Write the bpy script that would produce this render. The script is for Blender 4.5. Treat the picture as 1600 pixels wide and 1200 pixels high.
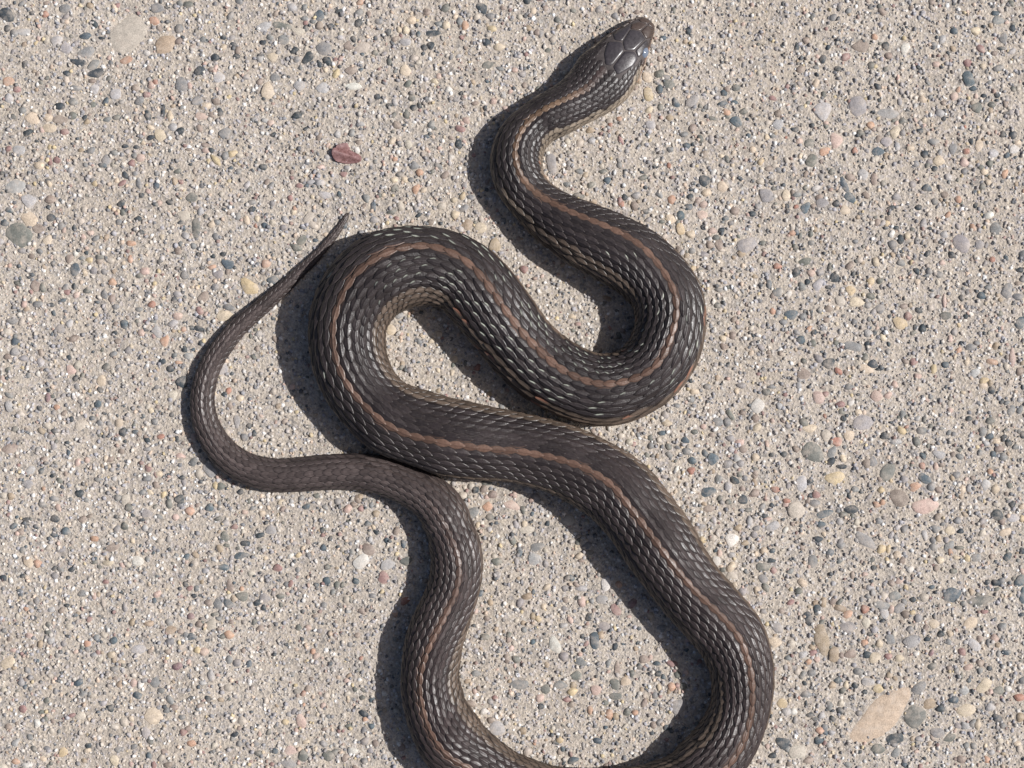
import bpy, math, random
import numpy as np

# ------------------------------------------------------------------ camera, sky, sun, exposure
for o in list(bpy.data.objects):
    bpy.data.objects.remove(o, do_unlink=True)
SC = bpy.context.scene
COL = SC.collection
S = 0.0002            # one drawing unit (a fifth of a millimetre) in metres
CAM_H = 3100.0        # camera height in drawing units (0.62 m)

cam_d = bpy.data.cameras.new('camera')
cam = bpy.data.objects.new('camera', cam_d)
COL.objects.link(cam)
cam.location = (0, 0, CAM_H*S)
cam.rotation_euler = (0, 0, 0)
cam_d.sensor_width = 36.0
cam_d.lens = 36.0*CAM_H/1600.0
cam_d.clip_start = 0.01
cam_d.clip_end = 200.0
SC.camera = cam

SUN_EL, SUN_AZ = math.radians(48.5), math.radians(5)      # azimuth counted from +X towards +Y
world = bpy.data.worlds.new('World'); SC.world = world; world.use_nodes = True
wn = world.node_tree
sky = wn.nodes.new('ShaderNodeTexSky'); sky.sky_type = 'NISHITA'; sky.sun_disc = False
sky.air_density = 0.8; sky.dust_density = 3.0; sky.ozone_density = 0.6
sky.sun_elevation = SUN_EL; sky.sun_rotation = math.radians(90) - SUN_AZ
bg = wn.nodes['Background']; bg.inputs['Strength'].default_value = 0.065
wn.links.new(sky.outputs[0], bg.inputs['Color'])

sun_d = bpy.data.lights.new('sun', 'SUN'); sun_d.energy = 4.7; sun_d.angle = math.radians(0.53)
sun_d.color = (1.0, 0.985, 0.965)
sun = bpy.data.objects.new('sun', sun_d); COL.objects.link(sun)
sun.location = (1.0, 0.1, 1.3)
sun.rotation_euler = (0, math.pi/2 - SUN_EL, SUN_AZ)

SC.view_settings.view_transform = 'Standard'; SC.view_settings.look = 'None'
SC.view_settings.gamma = 1.0; SC.view_settings.use_curve_mapping = False
SC.view_settings.exposure = 0.1
SC.render.engine = 'CYCLES'

rng = np.random.default_rng(11)
random.seed(5)

# ------------------------------------------------------------------ helpers
def lin(c, f=0.9):
    c = np.asarray(c, float)/255.0
    return np.where(c <= 0.04045, c/12.92, ((c+0.055)/1.055)**2.4)*f

def mesh_obj(name, verts, faces, mat, parent=None, cols=None, smooth=True):
    """verts in drawing units (n,3); faces: list of (m,k) int arrays or lists of tuples"""
    verts = np.asarray(verts, np.float32)*S
    me = bpy.data.meshes.new(name)
    if isinstance(faces, np.ndarray): faces = [faces]
    ls, tot = [], []
    for f in faces:
        f = np.asarray(f, np.int32)
        ls.append(f.ravel()); tot.append(np.full(len(f), f.shape[1], np.int32))
    ls = np.concatenate(ls); tot = np.concatenate(tot)
    me.vertices.add(len(verts)); me.vertices.foreach_set('co', verts.ravel())
    me.loops.add(len(ls)); me.loops.foreach_set('vertex_index', ls)
    me.polygons.add(len(tot))
    me.polygons.foreach_set('loop_start', np.concatenate([[0], np.cumsum(tot)[:-1]]).astype(np.int32))
    me.polygons.foreach_set('loop_total', tot)
    me.update(calc_edges=True); me.validate()
    me.polygons.foreach_set('use_smooth', np.full(len(me.polygons), smooth))
    if cols is not None:
        a = me.color_attributes.new('Col', 'FLOAT_COLOR', 'POINT')
        cc = np.ones((len(verts), 4), np.float32); cc[:, :3] = cols
        a.data.foreach_set('color', cc.ravel())
    me.materials.append(mat)
    o = bpy.data.objects.new(name, me); COL.objects.link(o)
    if parent is not None: o.parent = parent
    return o

def empty(name, loc=(0, 0, 0)):
    o = bpy.data.objects.new(name, None); COL.objects.link(o); o.location = loc
    o.empty_display_size = 0.01
    return o

class Mat:
    def __init__(self, name):
        self.m = bpy.data.materials.new(name); self.m.use_nodes = True
        self.nt = self.m.node_tree; self.b = self.nt.nodes['Principled BSDF']
    def n(self, t, **kw):
        x = self.nt.nodes.new('ShaderNode'+t)
        for k, v in kw.items():
            if k in x.inputs: x.inputs[k].default_value = v
            else: setattr(x, k, v)
        return x
    def l(self, a, b): self.nt.links.new(a, b)
    def mix(self, a, b, fac, mode='MIX'):
        x = self.n('MixRGB', blend_type=mode)
        for s, v in zip(x.inputs, (fac, a, b)):
            if hasattr(v, 'is_linked') or hasattr(v, 'links'): self.l(v, s)
            else: s.default_value = v if not isinstance(v, tuple) or len(v) == 4 else (*v, 1)
        return x.outputs[0]
    def ramp(self, src, *stops):
        x = self.n('ValToRGB'); e = x.color_ramp.elements
        while len(e) < len(stops): e.new(0.5)
        for k, (p, c) in zip(e, stops):
            k.position = p; k.color = c if len(c) == 4 else (*c, 1)
        self.l(src, x.inputs[0]); return x.outputs[0]
    def bump(self, src, strength, dist):
        x = self.n('Bump'); x.inputs['Strength'].default_value = strength; x.inputs['Distance'].default_value = dist
        self.l(src, x.inputs['Height']); self.l(x.outputs[0], self.b.inputs['Normal']); return x
    def coord(self):
        return self.n('NewGeometry').outputs['Position']

def g3(v): return (v, v, v, 1)

# ------------------------------------------------------------------ materials
PXI = 1.0/S
def pebble_material(name, source):
    M = Mat(name); co = M.coord()
    if source == 'object': c = M.n('ObjectInfo').outputs['Color']
    else:
        a = M.n('VertexColor'); a.layer_name = 'Col'; c = a.outputs['Color']
    n1 = M.n('TexNoise', Scale=PXI/9.0, Detail=4.0, Roughness=0.65); M.l(co, n1.inputs['Vector'])
    n2 = M.n('TexNoise', Scale=PXI/2.2, Detail=2.0); M.l(co, n2.inputs['Vector'])
    c = M.mix(c, M.ramp(n1.outputs[0], (0.25, g3(0.72)), (0.75, g3(1.22))), 1.0, 'MULTIPLY')
    c = M.mix(c, M.ramp(n2.outputs[0], (0.3, g3(0.8)), (0.7, g3(1.16))), 1.0, 'MULTIPLY')
    # cement film left on the stones
    n3 = M.n('TexNoise', Scale=PXI/14.0, Detail=5.0, Roughness=0.7); M.l(co, n3.inputs['Vector'])
    film = M.ramp(n3.outputs[0], (0.46, g3(0.0)), (0.70, g3(0.55)))
    c = M.mix(c, (*lin((200, 186, 172)), 1), film)
    M.l(c, M.b.inputs['Base Color'])
    M.b.inputs['Roughness'].default_value = 0.62
    M.b.inputs['Specular IOR Level'].default_value = 0.35
    h = M.mix(n1.outputs[0], n2.outputs[0], 0.5)
    M.bump(h, 0.5, 1.6*S)
    return M.m
M_PEB_O = pebble_material('pebble_stone', 'object')
M_PEB_V = pebble_material('aggregate_stone', 'vertex')

def slab_material():
    M = Mat('concrete_matrix'); co = M.coord()
    v1 = M.n('TexVoronoi', Scale=PXI/4.2); M.l(co, v1.inputs['Vector'])
    v2 = M.n('TexVoronoi', Scale=PXI/2.2); M.l(co, v2.inputs['Vector'])
    v3 = M.n('TexVoronoi', Scale=PXI/11.0); M.l(co, v3.inputs['Vector'])
    n1 = M.n('TexNoise', Scale=PXI/160.0, Detail=5.0); M.l(co, n1.inputs['Vector'])
    n2 = M.n('TexNoise', Scale=PXI/3.0, Detail=3.0, Roughness=0.7); M.l(co, n2.inputs['Vector'])
    base = M.ramp(n1.outputs[0], (0.3, (*lin((178, 165, 150)), 1)), (0.7, (*lin((202, 190, 176)), 1)))
    sx = M.n('SeparateColor'); M.l(v1.outputs['Color'], sx.inputs[0])
    gr = M.ramp(sx.outputs[0], (0.0, (*lin((122, 116, 112)), 1)), (0.18, (*lin((172, 158, 144)), 1)), (0.5, (*lin((200, 184, 166)), 1)),
                (0.75, (*lin((208, 190, 166)), 1)), (0.9, (*lin((184, 174, 174)), 1)), (1.0, (*lin((222, 212, 196)), 1)))
    c = M.mix(base, gr, 0.55)
    sx2 = M.n('SeparateColor'); M.l(v2.outputs['Color'], sx2.inputs[0])
    c = M.mix(c, M.ramp(sx2.outputs[1], (0.0, g3(0.72)), (1.0, g3(1.25))), 1.0, 'MULTIPLY')
    sx3 = M.n('SeparateColor'); M.l(v3.outputs['Color'], sx3.inputs[0])
    c = M.mix(c, M.ramp(sx3.outputs[2], (0.06, (*lin((84, 88, 90)), 1)), (0.14, (*lin((186, 170, 150)), 1))), 0.22)
    c = M.mix(c, (0.96, 1.0, 1.06, 1), 1.0, 'MULTIPLY')
    M.l(c, M.b.inputs['Base Color'])
    M.b.inputs['Roughness'].default_value = 0.85
    M.b.inputs['Specular IOR Level'].default_value = 0.25
    h = M.mix(v1.outputs['Distance'], n2.outputs[0], 0.6)
    M.bump(h, 1.0, 3.2*S)
    return M.m
M_SLAB = slab_material()

def scale_material(name, rough, spec, coat, fine):
    M = Mat(name); co = M.coord()
    a = M.n('VertexColor'); a.layer_name = 'Col'
    n1 = M.n('TexNoise', Scale=PXI/5.0, Detail=4.0, Roughness=0.6); M.l(co, n1.inputs['Vector'])
    n2 = M.n('TexNoise', Scale=PXI/60.0, Detail=3.0); M.l(co, n2.inputs['Vector'])
    c = M.mix(a.outputs['Color'], M.ramp(n1.outputs[0], (0.3, g3(0.8)), (0.7, g3(1.2))), 1.0, 'MULTIPLY')
    c = M.mix(c, M.ramp(n2.outputs[0], (0.3, g3(0.86)), (0.7, g3(1.15))), 1.0, 'MULTIPLY')
    M.l(c, M.b.inputs['Base Color'])
    r = M.ramp(n1.outputs[0], (0.3, g3(rough-0.07)), (0.7, g3(rough+0.1)))
    M.l(r, M.b.inputs['Roughness'])
    M.b.inputs['Specular IOR Level'].default_value = spec
    M.b.inputs['Coat Weight'].default_value = coat
    M.b.inputs['Coat Roughness'].default_value = 0.25
    n4 = M.n('TexNoise', Scale=PXI/2.4, Detail=2.0); M.l(co, n4.inputs['Vector'])
    M.bump(M.mix(n1.outputs[0], n4.outputs[0], 0.5), fine, 0.9*S)
    return M.m
M_SCALE = scale_material('snake_scales', 0.36, 0.38, 0.0, 0.6)
M_PLATE = scale_material('snake_head_plates', 0.33, 0.5, 0.12, 0.25)
M_SKIN = scale_material('snake_skin', 0.6, 0.3, 0.0, 0.5)

# ------------------------------------------------------------------ the pavement: concrete with exposed aggregate
pavement = empty('pavement'); pavement['kind'] = 'structure'

def axis_lines(dense, step, far):
    a = list(np.arange(0, dense+1e-6, step)); d = step
    while a[-1] < far:
        d *= 1.35; a.append(a[-1]+d)
    a = np.array(a); return np.concatenate([-a[:0:-1], a])
gx = axis_lines(1500, 9.0, 60000.0); gy = axis_lines(1200, 9.0, 60000.0)
X, Y = np.meshgrid(gx, gy)
def value_noise(x, y, cell, seed):
    r = np.random.default_rng(seed); n = 256; tab = r.random((n, n))
    fx, fy = x/cell, y/cell; ix, iy = np.floor(fx).astype(int), np.floor(fy).astype(int)
    tx, ty = fx-ix, fy-iy; tx = tx*tx*(3-2*tx); ty = ty*ty*(3-2*ty)
    g = lambda a, b: tab[a % n, b % n]
    return (g(ix, iy)*(1-tx)+g(ix+1, iy)*tx)*(1-ty)+(g(ix, iy+1)*(1-tx)+g(ix+1, iy+1)*tx)*ty-0.5
def ground_z(x, y):
    return value_noise(x, y, 120, 1)*2.0+value_noise(x, y, 30, 2)*1.8+value_noise(x, y, 12, 3)*1.6
Z = ground_z(X, Y)*np.clip((2200-np.hypot(X, Y))/600, 0, 1)
ny, nx = X.shape
idx = np.arange(ny*nx).reshape(ny, nx)
F = np.stack([idx[:-1, :-1], idx[:-1, 1:], idx[1:, 1:], idx[1:, :-1]], -1).reshape(-1, 4)
slab = mesh_obj('concrete_surface', np.stack([X, Y, Z], -1).reshape(-1, 3), F, M_SLAB, pavement)

PAL = {'k': (60, 68, 73), 's': (86, 97, 103), 'g': (120, 121, 120), 'G': (176, 171, 168), 'e': (147, 141, 139), 'n': (115, 114, 106),
       'c': (196, 182, 164), 't': (212, 190, 160), 'y': (204, 178, 134), 'h': (164, 140, 110), 'o': (194, 146, 114), 'R': (168, 106, 82),
       'r': (146, 100, 95), 'm': (126, 86, 92), 'p': (200, 168, 152), 'w': (222, 214, 202), 'b': (138, 118, 104), 'P': (210, 178, 152)}

# stones measured from the picture in patches: (patch x, patch y, enlargement, [(x, y, width, height, turn, colour), ...])
PATCHES = [
(0,0,4,[(50,95,100,80,30,'k'),(200,80,35,30,0,'k'),(285,90,40,45,0,'R'),(410,55,75,55,0,'g'),(735,35,45,30,-20,'r'),(990,52,80,60,0,'g'),(1175,30,65,45,0,'n'),(45,175,40,45,0,'k'),(88,205,50,55,0,'g'),(590,150,60,35,60,'k'),(535,225,75,45,10,'s'),(635,238,45,20,0,'k'),(350,255,80,60,-50,'G'),(420,300,70,70,0,'G'),(960,130,70,50,20,'o'),(1125,180,55,60,0,'g'),(1035,275,150,100,-45,'h'),(1120,255,60,45,0,'b'),(1440,98,45,50,0,'g'),(1400,232,35,35,0,'k'),(1290,258,30,25,0,'k'),(1350,362,55,50,0,'k'),(1475,350,50,35,30,'k'),(540,325,100,75,0,'g'),(485,390,90,50,10,'k'),(585,405,75,60,-20,'g'),(600,455,100,60,0,'k'),(415,460,45,40,40,'k'),(155,398,35,50,0,'k'),(50,505,70,55,0,'o'),(105,555,55,40,0,'r'),(470,550,60,45,0,'g'),(595,560,60,60,0,'G'),(850,550,50,45,0,'b'),(945,530,50,45,0,'p'),(917,590,40,45,0,'r'),(1130,530,95,85,60,'g'),(1375,485,75,70,0,'G'),(1245,440,60,60,30,'k'),(790,375,80,45,0,'o'),(870,625,65,50,-40,'g'),(1230,628,75,50,-10,'g'),(1290,660,70,45,0,'t'),(1350,632,60,45,0,'b'),(1325,715,45,40,0,'b'),(1260,725,70,55,0,'p'),(1375,700,45,50,0,'k'),(925,718,70,45,90,'k'),(1020,690,70,35,90,'k'),(1060,725,65,45,90,'t'),(850,740,35,40,0,'b'),(455,635,70,45,0,'g'),(375,665,70,45,0,'k'),(140,690,50,45,0,'g'),(205,735,100,65,20,'t'),(300,735,60,50,0,'t'),(385,748,90,55,0,'b'),(455,720,50,50,0,'n'),(670,745,50,35,0,'g'),(530,732,30,30,0,'k'),(170,830,60,45,-10,'k'),(405,825,60,40,0,'r'),(310,800,80,60,40,'t'),(1000,840,80,75,0,'t'),(1125,820,60,45,0,'k'),(1080,795,60,50,-20,'G'),(1410,825,75,65,0,'g'),(945,860,50,35,-20,'k'),(1280,908,50,30,0,'b'),(1320,940,40,35,60,'k'),(50,930,40,35,0,'r'),(120,935,75,65,0,'G'),(315,1010,35,45,0,'r'),(360,1000,45,45,0,'r'),(660,1000,70,50,90,'g'),(570,940,55,45,0,'g'),(715,955,40,40,0,'g'),(785,915,40,30,0,'k'),(855,920,40,30,0,'k'),(840,975,35,35,0,'g'),(245,1030,60,50,0,'t'),(820,1020,45,45,0,'r'),(875,985,60,50,0,'p'),(1345,1000,80,40,50,'y'),(1450,960,60,45,0,'y'),(1405,975,45,55,0,'g'),(780,1095,50,35,60,'k'),(870,1150,70,40,90,'g'),(1110,1070,45,35,0,'n'),(765,1145,60,30,-20,'r'),(985,1085,35,35,0,'g'),(1135,1135,30,30,0,'r'),(100,1170,130,90,-20,'G'),(300,1130,40,35,0,'k'),(1265,1160,40,35,0,'g'),(1545,1155,40,50,0,'G'),(12,1080,35,25,0,'k'),(730,580,70,70,0,'G'),(150,195,80,50,0,'G'),(55,610,60,55,0,'G'),(620,1165,35,30,0,'b')]),
(400,0,4,[(650,18,40,40,0,'o'),(395,95,80,60,80,'s'),(395,155,50,50,0,'b'),(520,70,50,35,0,'k'),(640,80,60,50,0,'g'),(300,45,40,40,0,'g'),(125,85,40,40,0,'b'),(637,143,55,50,0,'k'),(300,115,45,35,0,'g'),(165,160,110,50,10,'n'),(310,175,40,40,0,'k'),(270,195,80,50,0,'c'),(88,230,50,40,60,'g'),(175,250,70,65,0,'g'),(45,262,40,38,0,'k'),(420,300,110,80,15,'g'),(575,285,65,55,10,'b'),(325,365,80,60,-55,'k'),(450,385,60,50,45,'k'),(395,395,50,30,70,'k'),(260,368,50,40,-30,'g'),(240,315,50,45,0,'k'),(35,348,45,30,0,'k'),(110,360,70,55,0,'t'),(665,300,90,70,0,'c'),(500,460,50,55,0,'y'),(610,245,35,40,0,'k'),(830,205,35,50,0,'k'),(770,130,50,45,0,'g'),(970,130,60,55,0,'t'),(1100,207,95,45,5,'k'),(1185,50,60,55,10,'n'),(1415,45,85,50,50,'k'),(1140,150,45,40,0,'g'),(1190,160,55,55,0,'t'),(1310,160,45,60,0,'o'),(1475,180,65,40,0,'y'),(1545,50,40,35,0,'b'),(1470,100,65,40,0,'g'),(1325,92,30,30,0,'g'),(1275,135,45,50,0,'g'),(1445,265,50,50,0,'k'),(1050,298,45,40,0,'k'),(1095,288,50,50,0,'k'),(1525,295,70,45,0,'t'),(590,440,75,55,0,'b'),(940,440,65,70,0,'t'),(605,542,100,50,5,'w'),(70,560,90,95,0,'t'),(25,510,40,45,0,'b'),(250,725,65,45,-20,'k'),(410,550,80,70,0,'G'),(120,485,60,60,0,'g'),(1120,510,50,35,20,'t'),(950,525,50,45,0,'n'),(760,605,40,40,0,'k'),(830,658,45,30,0,'k'),(985,675,45,40,0,'k'),(1025,660,35,35,0,'k'),(870,640,45,40,0,'G'),(940,715,60,40,70,'n'),(860,720,35,40,0,'n'),(1205,560,45,40,0,'w'),(1280,585,30,30,0,'k'),(1450,405,80,45,-20,'n'),(1525,430,50,30,20,'g'),(1095,785,60,45,90,'g'),(1265,900,65,45,80,'k'),(1275,805,65,45,50,'r'),(880,780,60,45,20,'b'),(600,830,45,45,-30,'g'),(505,840,40,50,0,'G'),(90,770,45,40,0,'p'),(110,840,35,30,0,'k'),(395,855,40,45,0,'b'),(630,935,40,45,0,'w'),(950,900,50,60,0,'c'),(990,1035,55,55,0,'g'),(870,995,35,35,0,'o'),(1020,1080,50,45,0,'o'),(1140,1035,60,35,20,'g'),(860,1125,50,35,0,'t'),(1180,1095,55,45,0,'b'),(45,1040,50,45,0,'k'),(355,1100,35,35,0,'o'),(275,1160,45,30,0,'r'),(95,1160,45,40,0,'g'),(550,1090,50,35,0,'r'),(995,1175,40,50,0,'o'),(400,1045,50,30,0,'p'),(400,1140,50,50,0,'G'),(340,1140,60,35,0,'G'),(935,265,70,50,0,'G'),(50,165,90,60,0,'G'),(225,45,60,50,0,'G'),(270,540,70,70,0,'G')]),
(1200,0,4,[(245,95,35,30,0,'w'),(410,105,50,45,0,'g'),(720,75,60,40,50,'b'),(645,45,35,40,0,'g'),(700,40,30,35,0,'n'),(95,22,35,30,0,'k'),(505,65,40,40,0,'g'),(670,230,40,40,0,'o'),(570,290,100,75,0,'b'),(740,285,60,45,80,'k'),(860,305,75,55,-60,'w'),(480,355,65,45,0,'r'),(180,290,60,30,90,'k'),(235,250,50,40,-60,'b'),(440,430,45,35,0,'k'),(340,370,50,50,-30,'k'),(205,430,55,50,0,'b'),(650,410,45,50,0,'n'),(735,430,40,35,0,'n'),(1050,400,45,40,0,'p'),(1262,500,100,70,75,'s'),(1280,555,45,35,0,'s'),(1245,395,60,50,0,'r'),(1345,415,40,40,0,'t'),(1440,425,65,45,0,'g'),(1470,240,70,50,90,'g'),(1460,300,50,30,0,'k'),(1525,320,50,40,0,'G'),(1335,310,70,40,45,'r'),(1090,250,60,50,-60,'G'),(1290,195,60,55,0,'t'),(1440,130,70,60,0,'g'),(1430,595,40,35,0,'k'),(1350,600,35,30,0,'k'),(1385,515,35,30,0,'g'),(1160,605,60,45,-60,'p'),(1190,560,30,40,0,'o'),(1300,670,70,65,20,'n'),(1400,655,55,35,0,'n'),(1485,705,45,25,0,'k'),(1075,705,55,55,20,'G'),(1100,740,30,30,30,'k'),(560,665,130,110,80,'e'),(750,710,140,65,0,'e'),(970,620,50,45,0,'t'),(685,540,45,40,30,'k'),(350,700,110,110,0,'G'),(60,780,75,60,-20,'G'),(350,590,35,35,0,'n'),(640,785,50,45,0,'o'),(845,755,55,45,0,'n'),(790,828,70,70,-30,'t'),(950,818,40,40,0,'k'),(740,890,70,65,0,'e'),(695,948,80,55,0,'s'),(540,938,40,40,0,'R'),(580,835,50,50,0,'n'),(350,945,70,55,0,'o'),(425,880,90,80,90,'p'),(195,885,45,40,0,'p'),(165,810,50,35,0,'k'),(265,890,60,60,0,'n'),(270,1005,80,70,90,'n'),(400,1070,45,40,0,'n'),(235,1090,35,40,0,'b'),(515,1110,65,45,20,'b'),(595,1090,65,70,0,'G'),(475,1155,100,40,65,'s'),(660,1120,50,70,0,'b'),(720,1145,40,45,0,'n'),(995,1175,60,50,20,'s'),(1035,890,70,45,0,'g'),(1160,930,70,55,-70,'g'),(1245,942,45,40,0,'R'),(1320,915,75,50,90,'t'),(1415,960,65,60,0,'G'),(1535,930,70,50,-20,'w'),(1530,840,60,50,50,'k'),(1470,840,40,45,0,'k'),(1390,1025,45,45,0,'n'),(1330,1045,45,30,0,'n'),(1070,1005,75,60,0,'t'),(1225,1010,60,55,0,'p'),(1225,1070,45,40,-50,'g'),(1350,1070,55,45,0,'t'),(1480,1085,60,40,-60,'o'),(925,1025,45,45,0,'g'),(1340,1165,45,40,0,'n'),(300,1175,55,45,0,'w'),(15,1135,30,30,0,'k'),(30,615,50,35,20,'r'),(120,540,30,40,0,'r'),(300,520,45,50,0,'t')]),
(1200,300,4,[(180,18,60,40,0,'g'),(235,98,75,55,-60,'s'),(425,75,45,50,0,'k'),(335,65,80,60,0,'e'),(510,30,80,60,60,'s'),(120,90,30,40,0,'k'),(800,25,60,45,0,'e'),(1040,60,45,45,0,'g'),(1100,18,50,40,0,'b'),(770,98,55,35,0,'k'),(940,100,45,35,-20,'k'),(1380,145,60,50,20,'w'),(1190,45,50,40,60,'o'),(970,195,60,50,90,'G'),(1280,220,50,40,90,'o'),(800,222,35,30,0,'k'),(740,195,40,40,0,'y'),(480,110,70,55,0,'t'),(150,260,45,40,0,'o'),(275,315,45,35,0,'g'),(170,345,45,35,0,'n'),(825,295,50,55,0,'k'),(780,330,55,60,0,'g'),(1210,325,130,95,50,'e'),(1320,325,60,60,0,'e'),(995,385,40,38,0,'k'),(1150,395,50,40,30,'k'),(830,438,60,40,15,'g'),(675,438,55,50,0,'t'),(1085,440,45,30,0,'p'),(235,430,80,50,0,'n'),(60,465,50,40,0,'R'),(180,505,65,50,-70,'k'),(268,508,50,50,0,'p'),(322,505,50,50,20,'g'),(415,535,70,60,45,'k'),(510,460,55,50,0,'b'),(390,465,40,50,0,'n'),(930,495,50,35,60,'k'),(1010,495,40,45,0,'g'),(1065,515,55,45,0,'g'),(1570,488,45,35,0,'k'),(8,575,60,35,90,'s'),(65,620,60,60,0,'g'),(125,640,50,45,0,'w'),(210,590,55,55,50,'g'),(245,560,35,40,0,'k'),(310,580,80,60,-30,'G'),(520,615,60,60,0,'y'),(555,690,90,65,0,'t'),(640,560,50,55,0,'y'),(380,595,40,25,0,'k'),(640,650,60,45,0,'n'),(450,675,65,60,0,'c'),(935,565,40,40,0,'t'),(1335,645,55,45,35,'s'),(1375,598,45,40,0,'g'),(1490,620,90,75,-50,'g'),(1560,655,70,45,0,'g'),(150,770,85,60,0,'s'),(215,780,50,45,0,'g'),(30,745,40,40,0,'o'),(95,815,50,40,0,'g'),(380,730,50,45,0,'b'),(365,800,45,40,0,'b'),(320,740,35,40,0,'g'),(700,735,60,60,0,'g'),(845,715,60,35,0,'b'),(875,775,55,50,0,'r'),(820,825,100,70,30,'y'),(945,740,50,35,50,'k'),(965,848,50,50,0,'k'),(905,880,40,30,0,'n'),(1110,775,70,50,0,'n'),(1235,780,30,35,0,'k'),(1450,758,40,35,0,'n'),(1580,820,80,60,60,'s'),(1160,875,40,50,0,'e'),(255,855,40,40,0,'o'),(285,880,35,40,0,'k'),(540,810,35,40,0,'g'),(665,880,35,40,0,'k'),(715,910,50,40,60,'t'),(625,885,60,50,30,'G'),(205,925,60,55,0,'s'),(545,962,120,60,15,'g'),(750,1000,35,40,0,'g'),(1275,968,75,45,-10,'g'),(1190,990,45,35,0,'o'),(385,1075,85,65,-10,'k'),(310,1035,70,45,45,'e'),(440,1120,55,40,60,'R'),(655,1070,70,50,10,'k'),(620,1110,100,50,20,'t'),(910,1065,50,50,30,'r'),(1035,1105,60,45,-60,'y'),(230,1140,85,70,0,'b'),(1240,1060,35,55,0,'t'),(1400,1060,70,40,10,'o'),(935,1150,40,40,0,'p'),(700,1105,60,25,0,'k'),(1290,1130,60,60,0,'G'),(1570,1120,55,50,0,'b'),(1350,1180,60,45,-20,'y'),(1430,230,70,80,0,'g'),(1525,1030,110,40,90,'p'),(1100,680,80,30,90,'p')]),
(1200,600,4,[(25,18,55,30,0,'g'),(105,68,30,30,0,'r'),(510,20,60,45,0,'g'),(445,128,60,40,0,'r'),(515,115,55,40,0,'w'),(315,80,80,80,0,'p'),(680,75,80,65,0,'p'),(750,70,50,45,0,'p'),(560,178,50,40,0,'t'),(475,215,35,40,0,'k'),(595,240,150,90,-20,'e'),(225,240,65,45,0,'n'),(265,280,90,50,0,'t'),(360,320,65,75,0,'c'),(505,320,75,65,-50,'t'),(425,360,65,65,0,'R'),(725,320,60,45,0,'k'),(835,290,65,45,60,'y'),(280,420,150,110,40,'n'),(405,420,80,50,-60,'g'),(470,465,50,40,0,'t'),(395,485,60,45,-40,'k'),(97,440,40,45,0,'k'),(25,440,30,30,0,'k'),(465,515,70,30,10,'k'),(620,500,60,55,0,'b'),(655,480,60,60,0,'g'),(750,550,130,85,-60,'n'),(980,590,85,60,65,'s'),(1018,640,65,50,-60,'g'),(420,585,110,90,15,'y'),(215,620,110,75,80,'G'),(268,608,45,35,0,'k'),(45,662,60,40,10,'R'),(300,690,55,45,20,'r'),(545,660,50,45,0,'g'),(510,700,40,35,0,'k'),(290,745,70,45,0,'g'),(820,715,130,100,20,'b'),(915,640,70,60,0,'o'),(985,760,150,100,10,'p'),(680,755,50,35,20,'o'),(715,740,35,40,0,'o'),(705,665,40,45,0,'y'),(1065,440,75,55,15,'G'),(1410,440,50,35,10,'s'),(1200,450,50,40,20,'g'),(1445,405,60,55,0,'b'),(1465,455,60,50,-20,'g'),(1505,370,45,40,20,'k'),(1475,330,40,30,0,'k'),(1340,295,55,60,0,'g'),(1385,330,55,45,0,'s'),(1425,355,55,40,0,'t'),(1130,305,35,35,0,'g'),(1255,215,45,35,0,'k'),(1140,165,35,35,0,'p'),(1400,40,40,50,0,'k'),(1460,110,35,35,0,'k'),(1345,10,60,35,0,'t'),(1520,165,55,65,0,'g'),(1575,160,45,50,0,'g'),(1385,230,65,40,-20,'n'),(1250,378,30,30,0,'w'),(1590,315,40,50,0,'k'),(1545,395,40,40,0,'g'),(1325,430,35,40,0,'g'),(1390,548,38,38,0,'o'),(1400,588,35,30,0,'k'),(1360,630,75,55,90,'G'),(1420,650,55,55,-40,'t'),(1215,655,65,40,90,'t'),(1180,570,55,45,0,'g'),(1050,515,35,50,0,'p'),(960,290,60,55,0,'g'),(930,360,60,50,0,'n'),(800,360,80,40,0,'G'),(1435,815,80,65,40,'k'),(1180,855,45,45,0,'g'),(1530,755,45,50,0,'k'),(1585,840,40,40,0,'y'),(1540,840,80,50,0,'G'),(350,810,110,45,-15,'s'),(520,785,90,55,20,'k'),(470,815,45,50,0,'n'),(330,875,60,40,0,'s'),(695,858,45,45,0,'g'),(450,860,50,45,0,'G'),(1060,830,50,40,-50,'b'),(850,905,50,50,-20,'g'),(810,895,40,40,0,'G'),(1050,905,60,50,0,'g'),(1135,915,70,50,0,'t'),(1205,922,40,35,0,'k'),(980,940,70,40,90,'G'),(770,945,40,45,0,'G'),(315,970,60,40,0,'k'),(610,975,145,70,50,'e'),(665,968,40,30,0,'k'),(705,1030,60,55,20,'y'),(755,1030,60,30,90,'y'),(805,1070,60,50,60,'t'),(385,1055,60,50,-20,'s'),(460,1010,60,45,0,'g'),(110,912,35,45,0,'w'),(30,890,90,60,0,'G'),(180,790,110,110,-20,'c'),(1135,1010,80,50,-60,'g'),(1195,1022,50,30,0,'n'),(1140,1050,40,40,0,'o'),(1035,1018,50,50,0,'g'),(1075,1100,50,45,0,'t'),(1245,1090,50,40,60,'y'),(1310,1080,65,55,0,'g'),(1395,1080,30,35,0,'b'),(1500,1075,55,55,0,'s'),(1590,1045,40,45,0,'k'),(20,1105,60,35,0,'k'),(280,1110,90,60,90,'g'),(140,1170,45,40,0,'g'),(35,1165,45,40,0,'r'),(600,1125,25,25,0,'k'),(650,1100,45,35,0,'n'),(660,1150,35,35,0,'k'),(885,1160,45,45,0,'w'),(1160,1170,50,35,0,'n'),(1490,920,80,45,-20,'t')]),
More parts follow.
